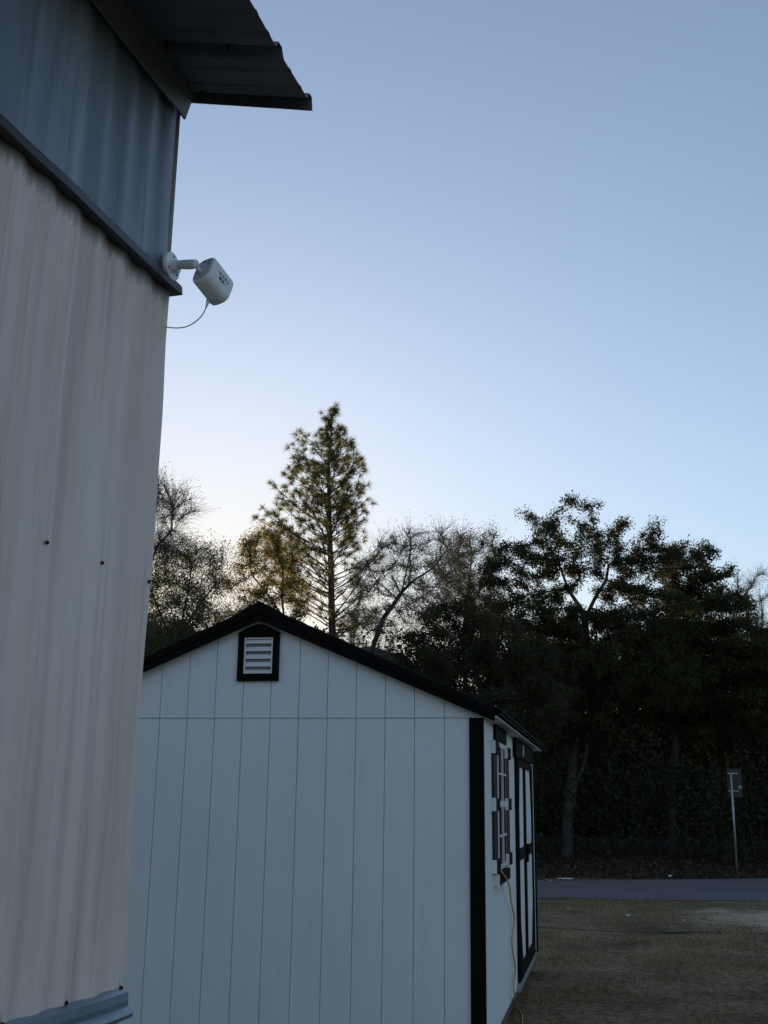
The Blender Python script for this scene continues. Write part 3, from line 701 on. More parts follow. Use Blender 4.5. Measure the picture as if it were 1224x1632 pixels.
def blobs_px(L, d):                       # L: (px, py, rx_px, ry_px, depth_m[, weight, shift]) seen at distance d
    out = []
    for b in L:
        x, y, rx, ry, dz = b[:5]; wt = b[5] if len(b) > 5 else 1; sh = b[6] if len(b) > 6 else 0
        c = P(x, y, d + sh); k = (c - CAMP).dot(FW) / F_PX
        out.append((np.array(c), rx * k, dz, ry * k, wt))
    return out
def sample_blobs(B, n, shell=.0):
    vol = np.array([b[1] * b[2] * b[3] * b[4] for b in B]) ** .85; vol /= vol.sum(); pts = []
    for b, v in zip(B, vol):
        m_ = max(8, int(n * v)); u = RNG.normal(size=(m_, 3)); u /= np.linalg.norm(u, axis=1)[:, None]
        r = RNG.random(m_) ** (1 / 3); r = r * (1 - shell) + shell * (.75 + .25 * r)
        pts.append(b[0] + u * r[:, None] * np.array([b[1], b[2], b[3]]))
    return np.concatenate(pts)
def grow(attr, trunk, step, kill=None, infl=9.0, maxit=130, grav=.0, jit=.18):
    """space colonisation; trunk: list of polylines ([(x,y,z)...], parent node index)"""
    kill = kill or step * 1.7
    pos = []; par = []
    for line, p0 in trunk:
        last = p0
        for i, q in enumerate(line):
            pos.append(np.array(q, float)); par.append(last); last = len(pos) - 1
    attr = attr.copy(); Pn = np.array(pos); d2 = np.full(len(attr), 1e9); near_ = np.zeros(len(attr), int); s = 0
    nkid = {}
    for it in range(maxit):
        new = Pn[s:]
        if len(new) == 0 or len(attr) == 0: break
        D = ((attr[:, None, :] - new[None]) ** 2).sum(-1); j = D.argmin(1); dm = D[np.arange(len(attr)), j]
        up_ = dm < d2; d2[up_] = dm[up_]; near_[up_] = j[up_] + s
        keep = d2 > kill ** 2; attr, d2, near_ = attr[keep], d2[keep], near_[keep]
        act = d2 < infl ** 2
        if not act.any(): break
        ids = near_[act]; v = attr[act] - Pn[ids]; v /= np.linalg.norm(v, axis=1)[:, None] + 1e-9
        acc = np.zeros((len(Pn), 3)); np.add.at(acc, ids, v); u = np.unique(ids)
        u = np.array([q for q in u if nkid.get(q, 0) < 4])
        if len(u) == 0: break
        dr = acc[u]; dr /= np.linalg.norm(dr, axis=1)[:, None] + 1e-9
        dr += RNG.normal(size=dr.shape) * jit; dr[:, 2] += grav; dr /= np.linalg.norm(dr, axis=1)[:, None]
        s = len(Pn); Pn = np.concatenate([Pn, Pn[u] + dr * step]); par += list(u)
        for q in u: nkid[q] = nkid.get(q, 0) + 1
        if len(Pn) > 9000: break
    return Pn, np.array(par)
def radii(Pn, par, tip, base, expo=2.1):
    n = len(Pn); a = np.zeros(n); kids = np.zeros(n, int)
    for i in range(n - 1, 0, -1):
        if par[i] >= 0: kids[par[i]] += 1
    a[kids == 0] = tip ** expo
    for i in range(n - 1, -1, -1):
        if a[i] == 0: a[i] = tip ** expo
        if par[i] >= 0: a[par[i]] += a[i]
    r = a ** (1 / expo); 
    if r[0] > 0: 
        s = base / r[0]; r = np.where(r > tip * 1.5, tip * 1.5 + (base - tip * 1.5) * (np.maximum(r - tip * 1.5, 0) / max(r[0] - tip * 1.5, 1e-6)) ** 1.45, r)
    return r, kids
def wood(name, Pn, par, r, mat, parent, minr=0.0, thick=.05, flare=True):
    Vs, Fs = [], []; off = 0
    i = np.where(par >= 0)[0]; p = par[i]
    d = Pn[i] - Pn[p]; L = np.linalg.norm(d, axis=1); ok = L > 1e-5; i, p, d, L = i[ok], p[ok], d[ok], L[ok]; d /= L[:, None]
    for sel, k in ((r[i] >= thick, 10), (r[i] < thick, 4)):
        if not sel.any(): continue
        a, b, dd = Pn[p[sel]], Pn[i[sel]], d[sel]; ra = np.minimum(r[p[sel]], r[i[sel]] * 1.35); rb = r[i[sel]]
        ref = np.tile([.31, .77, .56], (len(a), 1)); ref[np.abs((dd * ref).sum(1)) > .95] = [1, 0, 0]
        u = ref - dd * (dd * ref).sum(1)[:, None]; u /= np.linalg.norm(u, axis=1)[:, None]; v = np.cross(dd, u)
        th = np.arange(k) * 2 * np.pi / k
        ring = u[:, None] * np.cos(th)[None, :, None] + v[:, None] * np.sin(th)[None, :, None]
        A0 = (a - dd * ra[:, None] * .25)[:, None] + ring * ra[:, None, None]; B0 = b[:, None] + ring * rb[:, None, None]
        V = np.concatenate([A0, B0], 1); m_ = len(a); q = np.arange(k); q1 = (q + 1) % k
        f = np.stack([q, q1, q1 + k, q + k], -1); f = f[None] + (np.arange(m_) * 2 * k)[:, None, None] + off
        Vs.append(V.reshape(-1, 3)); Fs.append(f.reshape(-1, 4)); off += m_ * 2 * k
    return np_mesh(name, np.concatenate(Vs), np.concatenate(Fs), mat, parent, smooth=True)
def twigs(Pn, par, r, sel, n, L, w_, up=.3):
    """fine bare twigs: bent slivers, triangular section left flat-sided as two crossed strips"""
    i = RNG.choice(sel, n); a = Pn[i] + (Pn[par[i]] - Pn[i]) * RNG.random((n, 1)); base = Pn[i] - Pn[par[i]]
    d = base / (np.linalg.norm(base, axis=1)[:, None] + 1e-9) + RNG.normal(size=(n, 3)) * .65; d[:, 2] += up; d /= np.linalg.norm(d, axis=1)[:, None]
    l = (L * (.4 + RNG.random(n) * .9))[:, None]; m_ = a + d * l * .5 + RNG.normal(size=(n, 3)) * L * .05; e = m_ + (d + RNG.normal(size=(n, 3)) * .35) * l * .5
    s = np.cross(d, RNG.normal(size=(n, 3))); s /= np.linalg.norm(s, axis=1)[:, None] + 1e-9; s2 = np.cross(d, s)
    V = []; 
    th = np.array([0, 2.09, 4.19])
    def ring(c, w): return c[:, None] + (s[:, None] * np.cos(th)[None, :, None] + s2[:, None] * np.sin(th)[None, :, None]) * w
    V = np.concatenate([ring(a, w_), ring(m_, w_ * .7), ring(e, w_ * .35)], 1)
    f = []
    for q in range(2):
        for j in range(3): f.append([q * 3 + j, q * 3 + (j + 1) % 3, q * 3 + 3 + (j + 1) % 3, q * 3 + 3 + j])
    f = np.array(f)[None] + (np.arange(n) * 9)[:, None, None]
    return V.reshape(-1, 3), f.reshape(-1, 4), e
def leaf_quads(C, size, flat=.0):
    n = len(C); nrm = RNG.normal(size=(n, 3)); nrm[:, 2] += flat; nrm /= np.linalg.norm(nrm, axis=1)[:, None]
    u = np.cross(nrm, RNG.normal(size=(n, 3))); u /= np.linalg.norm(u, axis=1)[:, None] + 1e-9; v = np.cross(nrm, u)
    l = size * (.6 + .8 * RNG.random((n, 1))); w_ = l * .5
    V = np.stack([C - u * l * .5, C + v * w_ * .5 - u * l * .08, C + u * l * .5, C - v * w_ * .5 - u * l * .08], 1)
    return V.reshape(-1, 3), np.arange(n * 4).reshape(-1, 4)
def tree(name, label, d, blobs, trunks, n_attr, step, base, nleaf, lsize, leafmat, bark, spread=.28, tip=.010, ntwig=0, ltwig=.5, wtwig=.004,
         twigmat=None, group=None, cat='tree', infl=9., leafmask=None, expo=2.1, shell=0.0, kill=None, clump=.0, ncl=0, rcl=.3):
    root_p = trunks[0][0][0]
    T = empty(name, label, cat, (0, 0, 0), 0, group)
    T.location = root_p; o = np.array(root_p)
    B = blobs_px(blobs, d); at = sample_blobs(B, n_attr, shell)
    Pn, par = grow(at, trunks, step, infl=infl, kill=kill); r, kids = radii(Pn, par, tip, base, expo)
    wood('trunk', Pn - o, par, r, M[bark], T)
    fine = np.where((r < tip * 2.6) & (par >= 0))[0]
    if len(fine) == 0: fine = np.where(par >= 0)[0]
    ends = None
    if ntwig:
        V, f, ends = twigs(Pn, par, r, fine, ntwig, ltwig, wtwig); np_mesh('twigs', V - o, f, M[twigmat or bark], T)
    if nleaf:
        src = fine
        if clump: # leave some twigs bare so that light comes through
            keepf = RNG.random(len(Pn)) > clump; src = fine[keepf[fine]]
        i = RNG.choice(src, nleaf)
        C = Pn[i] + RNG.normal(size=(nleaf, 3)) * spread * np.array([1, 1, .75])
        if ncl:
            cc = Pn[RNG.choice(src, ncl)] + RNG.normal(size=(ncl, 3)) * .05; cr = rcl * RNG.uniform(.45, 1.25, ncl); wts = cr ** 2; ci = RNG.choice(ncl, nleaf, p=wts / wts.sum())
            u = RNG.normal(size=(nleaf, 3)); u /= np.linalg.norm(u, axis=1)[:, None]; C = cc[ci] + u * (RNG.random((nleaf, 1)) ** .6) * cr[ci][:, None] * np.array([1, 1, .8])
        if ends is not None:
            h = int(nleaf * (.02 if ncl else .5)); C[:h] = ends[RNG.integers(0, len(ends), h)] + RNG.normal(size=(h, 3)) * .07
        if leafmask is not None: C = C[leafmask(C)]
        V, f = leaf_quads(C, lsize); np_mesh('crown', V - o, f, M[leafmat], T)
    return T, Pn, r
def tr(pxs, d, g=None):                  # trunk polyline from photo points; first point dropped to the ground
    L = []
    for i, q in enumerate(pxs):
        x, y = q[:2]; dd = d + (q[2] if len(q) > 2 else 0)
        p = P(x, y, dd)
        L.append(p)
    if g is None: L[0].z = float(gh(np.array(L[0].x), np.array(L[0].y))) - .05
    o = [L[0]]
    for p in L[1:]:
        k = max(1, int((p - o[-1]).length / .45)); s = o[-1].copy()
        for j in range(1, k + 1): o.append(s.lerp(p, j / k) + Vector((random.uniform(-.02, .02), random.uniform(-.02, .02), 0)))
    return [tuple(v) for v in o]

# big live oak right of the shed
d = 36.5
t1 = tr([(903, 1366), (905, 1310), (911, 1250), (915, 1200), (920, 1150, .3), (925, 1090, .2), (935, 1020), (930, 975), (905, 940, -.2), (893, 905)], d)
t2 = tr([(911, 1262), (928, 1225, -.2), (938, 1185, -.5), (955, 1140, -1), (985, 1090, -1.4)], d, 1)
t3 = tr([(933, 985), (950, 950, .3), (965, 925, .6), (970, 900, .6)], d, 1)
def near_idx(line, p): return min(range(len(line)), key=lambda i: (Vector(line[i]) - Vector(p)).length)
tree('oak_tree', 'large dark live oak with a pale forked trunk right of the shed roof', d,
     [(905, 840, 34, 30, 1.2), (872, 852, 26, 26, 1.0), (940, 815, 22, 18, .7), (912, 795, 13, 12, .35, 2.5), (967, 802, 8, 14, .25, 3), (835, 816, 13, 5, .25, 4), (850, 836, 15, 10, .4, 1.5), (885, 815, 16, 12, .5, 1.3),
      (972, 850, 30, 22, 1.1), (1030, 862, 34, 26, 1.2), (1005, 838, 18, 10, .5, 1.3), (1045, 838, 14, 9, .4, 1.3), (830, 890, 40, 22, 1.3), (792, 893, 24, 14, .7), (872, 905, 34, 22, 1.2), (925, 880, 34, 24, 1.1), (790, 925, 30, 16, .9), (825, 928, 34, 16, 1, 1.2), (860, 935, 24, 14, .9, 1.2),
      (1062, 890, 34, 30, 1.4), (1010, 900, 40, 22, 1.3), (930, 905, 26, 13, .9, 1.6), (905, 935, 24, 18, .9, 1.1), (1000, 938, 50, 26, 1.2, 1.1), (850, 985, 95, 36, 2.2), (960, 1010, 100, 40, 2.4), (1050, 990, 70, 56, 2.4), (900, 1070, 110, 52, 2.6), (1020, 1090, 100, 60, 2.6), (930, 1150, 90, 40, 2.2, .6)],
     [(t1, -1), (t2, near_idx(t1, t2[0])), (t3, near_idx(t1, t3[0]))], 5200, .27, .18, 210000, .076, 'oakleaf', 'bark_pale', .19, .011, 9000, .35, .004, 'bark', shell=.1, ncl=3200, rcl=.30)
# second evergreen oak behind it to the right
d = 39
t1 = tr([(1072, 1368), (1070, 1250), (1080, 1150), (1075, 1050), (1090, 980)], d)
tree('oak_tree', 'second dark oak at the far right behind the sign post', d,
     [(1100, 880, 34, 26, 1.2), (1085, 905, 45, 36, 1.6), (1140, 900, 24, 16, .8), (1125, 935, 45, 40, 1.6), (1160, 925, 14, 12, .6), (1160, 985, 46, 44, 1.8), (1100, 1000, 60, 50, 2.2), (1180, 1050, 60, 60, 2.2), (1090, 1090, 90, 60, 2.5), (1190, 1130, 70, 60, 2.3), (1230, 1060, 50, 60, 2)],
     [(t1, -1)], 3400, .30, .13, 130000, .09, 'oakleaf', 'bark', .21, .011, 5000, .35, .004, 'bark', shell=.1, ncl=2200, rcl=.34)
# leafy dark tree between shed roof and oak
d = 33
t1 = tr([(800, 1370), (805, 1250), (795, 1150), (765, 1090), (745, 1040)], d); t2 = tr([(798, 1170), (830, 1110), (850, 1060)], d, 1)
tree('broadleaf_tree', 'dark leafy tree standing right behind the shed eave', d,
     [(720, 985, 50, 40, 1.5), (680, 1020, 45, 36, 1.4), (770, 1000, 60, 46, 1.7), (740, 1060, 70, 40, 1.8), (830, 1060, 70, 50, 2), (700, 1075, 40, 26, 1.2), (800, 1130, 70, 50, 2), (865, 1130, 50, 60, 1.8), (745, 955, 24, 18, .8)],
     [(t1, -1), (t2, near_idx(t1, t2[0]))], 2600, .27, .11, 52000, .072, 'oakleaf', 'bark', .20, .009, 9000, .45, .0045, 'bark', clump=.2, ncl=1700, rcl=.28)
# bare tree in the middle with a leaning trunk
d = 34
t1 = tr([(575, 1370), (582, 1180), (590, 1040), (612, 985), (640, 945), (655, 928)], d); t2 = tr([(640, 945), (648, 905), (655, 870)], d, 1); t3 = tr([(655, 928), (690, 905), (712, 875)], d, 1)
t4 = tr([(633, 955), (600, 925), (585, 900)], d, 1)
tree('bare_tree', 'leafless grey tree with a leaning forked trunk above the shed roof', d,
     [(640, 890, 42, 44, 1.5), (700, 880, 46, 44, 1.6), (690, 920, 60, 34, 1.6), (600, 930, 40, 40, 1.3), (625, 870, 34, 22, 1), (570, 970, 30, 30, 1), (650, 975, 60, 30, 1.4), (610, 1000, 40, 24, 1.2), (690, 960, 50, 30, 1.4), (700, 850, 16, 12, .5), (650, 852, 14, 10, .5), (735, 895, 26, 28, 1)],
     [(t1, -1), (t2, near_idx(t1, t2[0])), (t3, len(t1) - 1), (t4, near_idx(t1, t4[0]))], 3300, .23, .075, 12000, .05, 'midleaf', 'bark', .12, .0075, 5200, .5, .0055, 'twig', expo=2.0)
# slim leafy tree left of the oak
d = 40
t1 = tr([(742, 1370), (744, 1150), (740, 1000), (748, 920), (752, 880)], d); t2 = tr([(742, 985), (770, 930), (785, 895)], d, 1)
tree('slender_tree', 'slim sparse tree with brownish leaves just left of the oak', d,
     [(740, 880, 26, 30, 1), (765, 870, 24, 22, .9), (720, 905, 30, 36, 1.1), (780, 900, 26, 40, 1), (745, 940, 50, 34, 1.3), (790, 850, 10, 20, .4, 2), (765, 960, 50, 34, 1.4)],
     [(t1, -1), (t2, near_idx(t1, t2[0]))], 1300, .26, .09, 14000, .065, 'brownleaf', 'bark', .14, .009, 5000, .5, .004, 'bark')
# small golden tree left of the pine
d = 36
t1 = tr([(452, 1370), (453, 1150), (455, 1000), (450, 960), (452, 905)], d); t2 = tr([(454, 990), (425, 945), (400, 915)], d, 1)
def goldmask(C): return RNG.random(len(C)) < .9
tree('autumn_tree', 'small tree with golden autumn leaves left of the pine', d,
     [(392, 878, 17, 14, .6, 2), (410, 860, 14, 12, .6, 1.6), (432, 846, 16, 12, .6), (440, 872, 26, 20, .9), (385, 905, 14, 12, .5, 1.2), (420, 905, 26, 18, .9), (460, 900, 24, 26, .9), (378, 950, 12, 10, .4, 2), (388, 985, 14, 14, .5, 2.2),
      (430, 945, 44, 26, 1.1, .5), (405, 990, 34, 22, .9, .6), (470, 960, 34, 30, 1, .5), (360, 930, 16, 14, .5, 1)],
     [(t1, -1), (t2, near_idx(t1, t2[0]))], 1800, .22, .07, 13000, .075, 'goldleaf', 'bark', .12, .0075, 6000, .4, .0035, 'bark')
# bare-topped tree at the building edge, and leafy tree below it
d = 31
t1 = tr([(205, 1370), (208, 1150), (215, 980), (222, 880), (226, 820)], d); t2 = tr([(216, 960), (250, 870), (275, 845)], d, 1)
tree('bare_tree', 'sparse twiggy tree rising beside the edge of the metal wall', d,
     [(240, 800, 40, 38, 1.3), (285, 812, 36, 18, .8, .5), (270, 780, 20, 12, .6, .4), (250, 860, 46, 30, 1.2), (215, 790, 30, 46, 1.2), (205, 870, 36, 40, 1.2)],
     [(t1, -1), (t2, near_idx(t1, t2[0]))], 2000, .23, .08, 6000, .05, 'midleaf', 'bark', .13, .0075, 3600, .6, .0055, 'twig')
d = 33
t1 = tr([(285, 1370), (284, 1200), (285, 1080), (288, 1000), (300, 940), (305, 900)], d); t2 = tr([(286, 1040), (255, 980), (240, 940)], d, 1); t3 = tr([(287, 1010), (320, 960), (345, 930)], d, 1)
tree('leafy_tree', 'small leafy olive green tree between the metal wall and the shed gable', d,
     [(300, 890, 46, 30, 1.3), (340, 890, 28, 24, .9), (270, 910, 44, 36, 1.3), (320, 930, 46, 34, 1.3), (250, 960, 44, 44, 1.4), (300, 975, 60, 36, 1.6), (240, 1010, 60, 44, 1.6), (330, 985, 40, 30, 1.1, .7), (215, 930, 40, 50, 1.4)],
     [(t1, -1), (t2, near_idx(t1, t2[0])), (t3, near_idx(t1, t3[0]))], 3000, .23, .09, 42000, .055, 'midleaf', 'bark', .17, .0078, 3800, .5, .0050, 'twig')

# tall pine
d = 40
PT = empty('pine_tree', 'tall longleaf pine with spiky needle tufts towering over the shed', 'pine tree', G(533, d))
po = np.array(PT.location)
tp = [P(533, 1276, d), P(531, 1100, d), P(529, 990, d), P(527, 900, d), P(525, 820, d), P(524, 740, d), P(528, 690, d), P(530, 652, d)]
tp[0].z = -.1; tp = smooth_path(tp, 7)
trad = [max(.02, .17 * (1 - i / (len(tp) - 1)) ** .85) for i in range(len(tp))]
pp = [np.array(v) for v in tp]; ppar = list(range(-1, len(tp) - 1)); pr = list(trad)
ppm = 43.0
prof_l = [(645, .04), (670, .34), (693, .95), (723, 1.6), (768, 1.75), (792, 2.2), (830, 2.75), (866, 2.7), (900, 2.5), (940, 2.3), (985, 2.1), (1030, 1.6)]
prof_r = [(645, .04), (670, .28), (693, .65), (723, 1.25), (768, 1.45), (792, 1.4), (830, 1.65), (866, 2.0), (900, 1.6), (940, 1.4), (985, 1.5), (1030, 1.2)]
def zy(y): return P(527, y, d).z
pl_ = [(zy(y), r) for y, r in prof_l][::-1]; pr_ = [(zy(y), r) for y, r in prof_r][::-1]
tz = np.array([q[2] for q in pp]); tufts = []
def trunk_at(z):
    j = int(np.clip(np.searchsorted(tz, z), 1, len(tz) - 1)); t_ = (z - tz[j - 1]) / max(tz[j] - tz[j - 1], 1e-5); return pp[j - 1] + (pp[j] - pp[j - 1]) * t_, j - 1
ztop, zlow = tz[-1], zy(1020); z = zlow; kb = 0
def add_branch(start, pj, tipv, r0, bend=.35, seg=7):
    last = pj; pts = []
    for s in range(seg + 1):
        u = s / seg; p = start + (tipv - start) * u; p = p + np.array([0, 0, -bend * 4 * u * (1 - u) * .5 * np.linalg.norm(tipv - start) * .35]) + RNG.normal(size=3) * .02
        pp.append(p); ppar.append(last); pr.append(max(.008, r0 * (1 - u * .8))); last = len(pp) - 1; pts.append((p, last))
    return pts
while z < ztop - .15:
    rel = (z - zlow) / (ztop - zlow)
    for q in range(4 if rel < .8 else 2):
        az = RNG.random() * 2 * math.pi; side_ = math.cos(az)
        # reach is set by the silhouette at the height of the branch tip
        lift = .55 + .35 * rel
        for it in range(3):
            zt = z + RNG.uniform(.3, .7) * 0 + lift * (1.0 if it == 0 else Lr)
            Lr = np.interp(zt, [a for a, _ in pl_], [b for _, b in pl_]) * (.5 - .5 * side_) + np.interp(zt, [a for a, _ in pr_], [b for _, b in pr_]) * (.5 + .5 * side_)
        dens = .95 if rel > .33 else (.95 if side_ < 0 else .65)
        if RNG.random() > dens: continue
        Lr *= RNG.choice([.55, .75, .88, .95, 1.0, 1.06])
        st, pj = trunk_at(z + RNG.uniform(-.25, .25)); tipv = st + np.array([math.cos(az) * Lr, math.sin(az) * Lr, Lr * lift * RNG.uniform(.8, 1.2)])
        if tipv[2] > ztop - .05: tipv[2] = ztop - .1
        pts = add_branch(st, pj, tipv, .012 + .009 * Lr)
        tufts.append((pts[-1][0], pts[-1][0] - pts[-3][0]))
        ns = int(2 + Lr * 2.8)
        if rel < .33: ns = int(ns * .55)
        for c in range(ns):
            u = RNG.uniform(.3, .97); k_ = int(u * 7); bp, bi = pts[k_]; dr = pts[-1][0] - pts[0][0]; dr /= np.linalg.norm(dr) + 1e-9
            sd_ = dr + RNG.normal(size=3) * .75; sd_[2] = abs(sd_[2]) * .8 + .25; sd_ /= np.linalg.norm(sd_)
            ln = RNG.uniform(.3, .75) * (.5 + .35 * Lr); sub = add_branch(bp, bi, bp + sd_ * ln, .014, .3, 3)
            tufts.append((sub[-1][0], sub[-1][0] - sub[-2][0]))
            if RNG.random() < .12: tufts.append((sub[-2][0], sub[-1][0] - sub[-3][0]))
    z += .23
for q in range(15):                       # the fuller side towards the light
    z = zlow + (ztop - zlow) * RNG.uniform(.16, .62); az = RNG.uniform(2.5, 3.8); Lr = np.interp(z + .9, [a for a, _ in pl_], [b for _, b in pl_]) * RNG.uniform(.75, 1.02)
    st, pj = trunk_at(z); pts = add_branch(st, pj, st + np.array([math.cos(az) * Lr, math.sin(az) * Lr, Lr * RNG.uniform(.5, .8)]), .012 + .009 * Lr); tufts.append((pts[-1][0], pts[-1][0] - pts[-3][0]))
    for c in range(int(2 + Lr * 2)):
        bp, bi = pts[int(RNG.uniform(.4, .97) * 7)]; dr = np.array([math.cos(az), math.sin(az), .5]) + RNG.normal(size=3) * .6; dr[2] = abs(dr[2]) + .2; dr /= np.linalg.norm(dr)
        sub = add_branch(bp, bi, bp + dr * RNG.uniform(.3, .8), .012, .3, 3); tufts.append((sub[-1][0], sub[-1][0] - sub[-2][0]))
tufts.append((pp[len(tp) - 1], np.array([0, 0, 1.]))); 
for q in (-3, -5): tufts.append((np.array(tp[q]), np.array([.4, .2, 1.])))
# a few dead lower limbs
for (x, y, x2, y2) in ((529, 960, 575, 912), (528, 985, 590, 900), (530, 1000, 470, 955), (528, 940, 470, 895), (529, 1005, 600, 985), (530, 1010, 566, 995)):
    a, b = np.array(P(x, y, d)), np.array(P(x2, y2, d)); st, pj = trunk_at(a[2]); pts = add_branch(st, pj, b + np.array([0, RNG.uniform(-.8, .8), 0]), .035)
    if x2 > 580:
        for c in range(5):
            bp, bi = pts[4 + c % 4]; sub = add_branch(bp, bi, bp + np.array([RNG.uniform(-.1, .5), RNG.uniform(-.3, .3), RNG.uniform(.1, .4)]), .01, .2, 2); tufts.append((sub[-1][0], sub[-1][0] - sub[-2][0]))
wood('trunk', np.array(pp) - po, np.array(ppar), np.array(pr), M['bark_pine'], PT, thick=.04)
tc_ = np.array([a for a, _ in tufts]); td = np.array([b for _, b in tufts]); td /= np.linalg.norm(td, axis=1)[:, None] + 1e-9
nn_ = 52; n_t = len(tc_); cidx = np.repeat(np.arange(n_t), nn_); nd = RNG.normal(size=(len(cidx), 3)); nd /= np.linalg.norm(nd, axis=1)[:, None]
nd = nd + td[cidx] * .75; nd /= np.linalg.norm(nd, axis=1)[:, None]; ln = (.20 + .12 * RNG.random((len(cidx), 1))) * (RNG.uniform(.75, 1.1, (n_t, 1))[cidx])
bs = tc_[cidx] - td[cidx] * (RNG.random((len(cidx), 1)) * .10); sdv = np.cross(nd, RNG.normal(size=nd.shape)); sdv /= np.linalg.norm(sdv, axis=1)[:, None]
wN = .0048
mid = bs + nd * ln * .55 - np.array([0, 0, 1]) * ln * .03; en = bs + nd * ln - np.array([0, 0, 1]) * ln * .10
V = np.stack([bs - sdv * wN, bs + sdv * wN, mid + sdv * wN, en, mid - sdv * wN], 1).reshape(-1, 3)
Fq = np.arange(len(V)).reshape(-1, 5); np_mesh('crown', V - po, Fq, M['needle'], PT)

# dark trees filling the wood behind
def back_tree(x, top, wid, d, label, nl=26000, leaf='darkleaf', ls=.13, bare=False, grp=None):
    base_y = 1276 + 1700 * 1.7 / d
    t1 = tr([(x, base_y), (x + 4, 1220), (x - 3, 1120), (x + 2, (top + 1120) / 2)], d)
    B = [(x, top + 45, wid * .55, 45, 1.6)]
    yv = top + 60
    while yv < 1215:
        B.append((x + random.uniform(-.35, .35) * wid, yv, wid * random.uniform(.6, .95), 48, 2.2)); yv += 44
    for q in range(3): B.append((x + random.uniform(-.6, .6) * wid, top + random.uniform(18, 60), wid * .3, 22, 1))
    return tree('forest_tree', label, d, B, [(t1, -1)], 1100 if not bare else 1500, .5, .16, nl, ls, leaf, 'bark', .34, .013, 3500 if not bare else 7000, .6, .006, 'bark' if not bare else 'twig', group=grp, infl=14)
gB = 'dark trees crowded in the wood beyond the road'
back_tree(690, 1010, 70, 46, 'dim bushy tree in the wood behind the leafy tree at the eave', 24000)
back_tree(800, 985, 80, 48, 'dim tree in the wood left of the live oak crown', 26000)
back_tree(905, 1000, 90, 46, 'dim tree in the wood directly behind the pale forked trunk', 26000)
back_tree(1010, 985, 90, 50, 'dim tree in the wood behind the right half of the live oak', 30000)
back_tree(1120, 985, 90, 48, 'dim tree in the wood just left of the sign', 30000)
back_tree(1225, 1010, 90, 45, 'dim tree in the wood at the right edge behind the sign', 30000)
back_tree(1330, 960, 100, 44, 'dim tree beyond the right edge of the lawn', 14000)
back_tree(255, 985, 90, 44, 'dark bushy tree low behind the small olive green tree', 26000, 'midleaf', .11)
back_tree(130, 900, 100, 42, 'dark tree hidden behind the metal building', 12000)
back_tree(1195, 905, 60, 52, 'thin pale bare tree topping the wood at the right edge', 7000, 'midleaf', .06, True)
back_tree(560, 965, 80, 50, 'sparse tree low behind the pine trunk', 5000, 'brownleaf', .07, True)
back_tree(400, 955, 70, 48, 'sparse twiggy tree low behind the golden tree', 6000, 'midleaf', .07, True)

# understorey thicket: one mass nobody could count
def thicket():
    n = 300000
    th = RNG.uniform(R(-34), R(36), n); dist = RNG.uniform(34.5, 56, n) ** 1.0
    x = dist * np.sin(th); y = dist * np.cos(th)
    hmax = 2.2 + 1.8 * (np.sin(th * 31 + dist * .4) * .5 + .5) + (dist - 34) * .22
    deg = np.degrees(th); gapm = (deg > -9) & (deg < 1)
    hmax = np.where(gapm, hmax * .7, hmax)
    z = RNG.random(n) ** .8 * hmax
    C = np.stack([x, y, z], 1)
    k = RNG.random(n) < .5 + .5 * np.sin(x * 2.1) * np.sin(y * 1.3 + z)
    return leaf_quads(C[k], .15)
V, Fq = thicket()
tag(np_mesh('undergrowth', V, Fq, M['darkleaf']), 'dark tangled undergrowth between the trees beyond the road', 'undergrowth', kind='stuff')
# bare saplings and vines in it
n = 120; th = RNG.uniform(R(-5), R(30), n); dist = RNG.uniform(32, 50, n); x = dist * np.sin(th); y = dist * np.cos(th)
a = np.stack([x, y, np.zeros(n)], 1); hgt = RNG.uniform(1.5, 6, (n, 1)); e = a + np.concatenate([RNG.normal(size=(n, 2)) * .7, hgt], 1); mdp = (a + e) / 2 + RNG.normal(size=(n, 3)) * .15
wv = RNG.uniform(.004, .014, (n, 1)); ths = np.array([0, 2.09, 4.19]); rg = np.stack([np.cos(ths), np.sin(ths), ths * 0], 1)
V = np.concatenate([c[:, None] + rg[None] * (wv * s)[:, :, None] for c, s in ((a, .8), (mdp, .6), (e, .3))], 1)
f = np.array([[q * 3 + j, q * 3 + (j + 1) % 3, q * 3 + 3 + (j + 1) % 3, q * 3 + 3 + j] for q in range(2) for j in range(3)])
tag(np_mesh('brush_stems', V.reshape(-1, 3), (f[None] + (np.arange(n) * 9)[:, None, None]).reshape(-1, 4), M['bark']), 'thin grey stems of saplings standing in the dark wood', 'brush', kind='stuff')
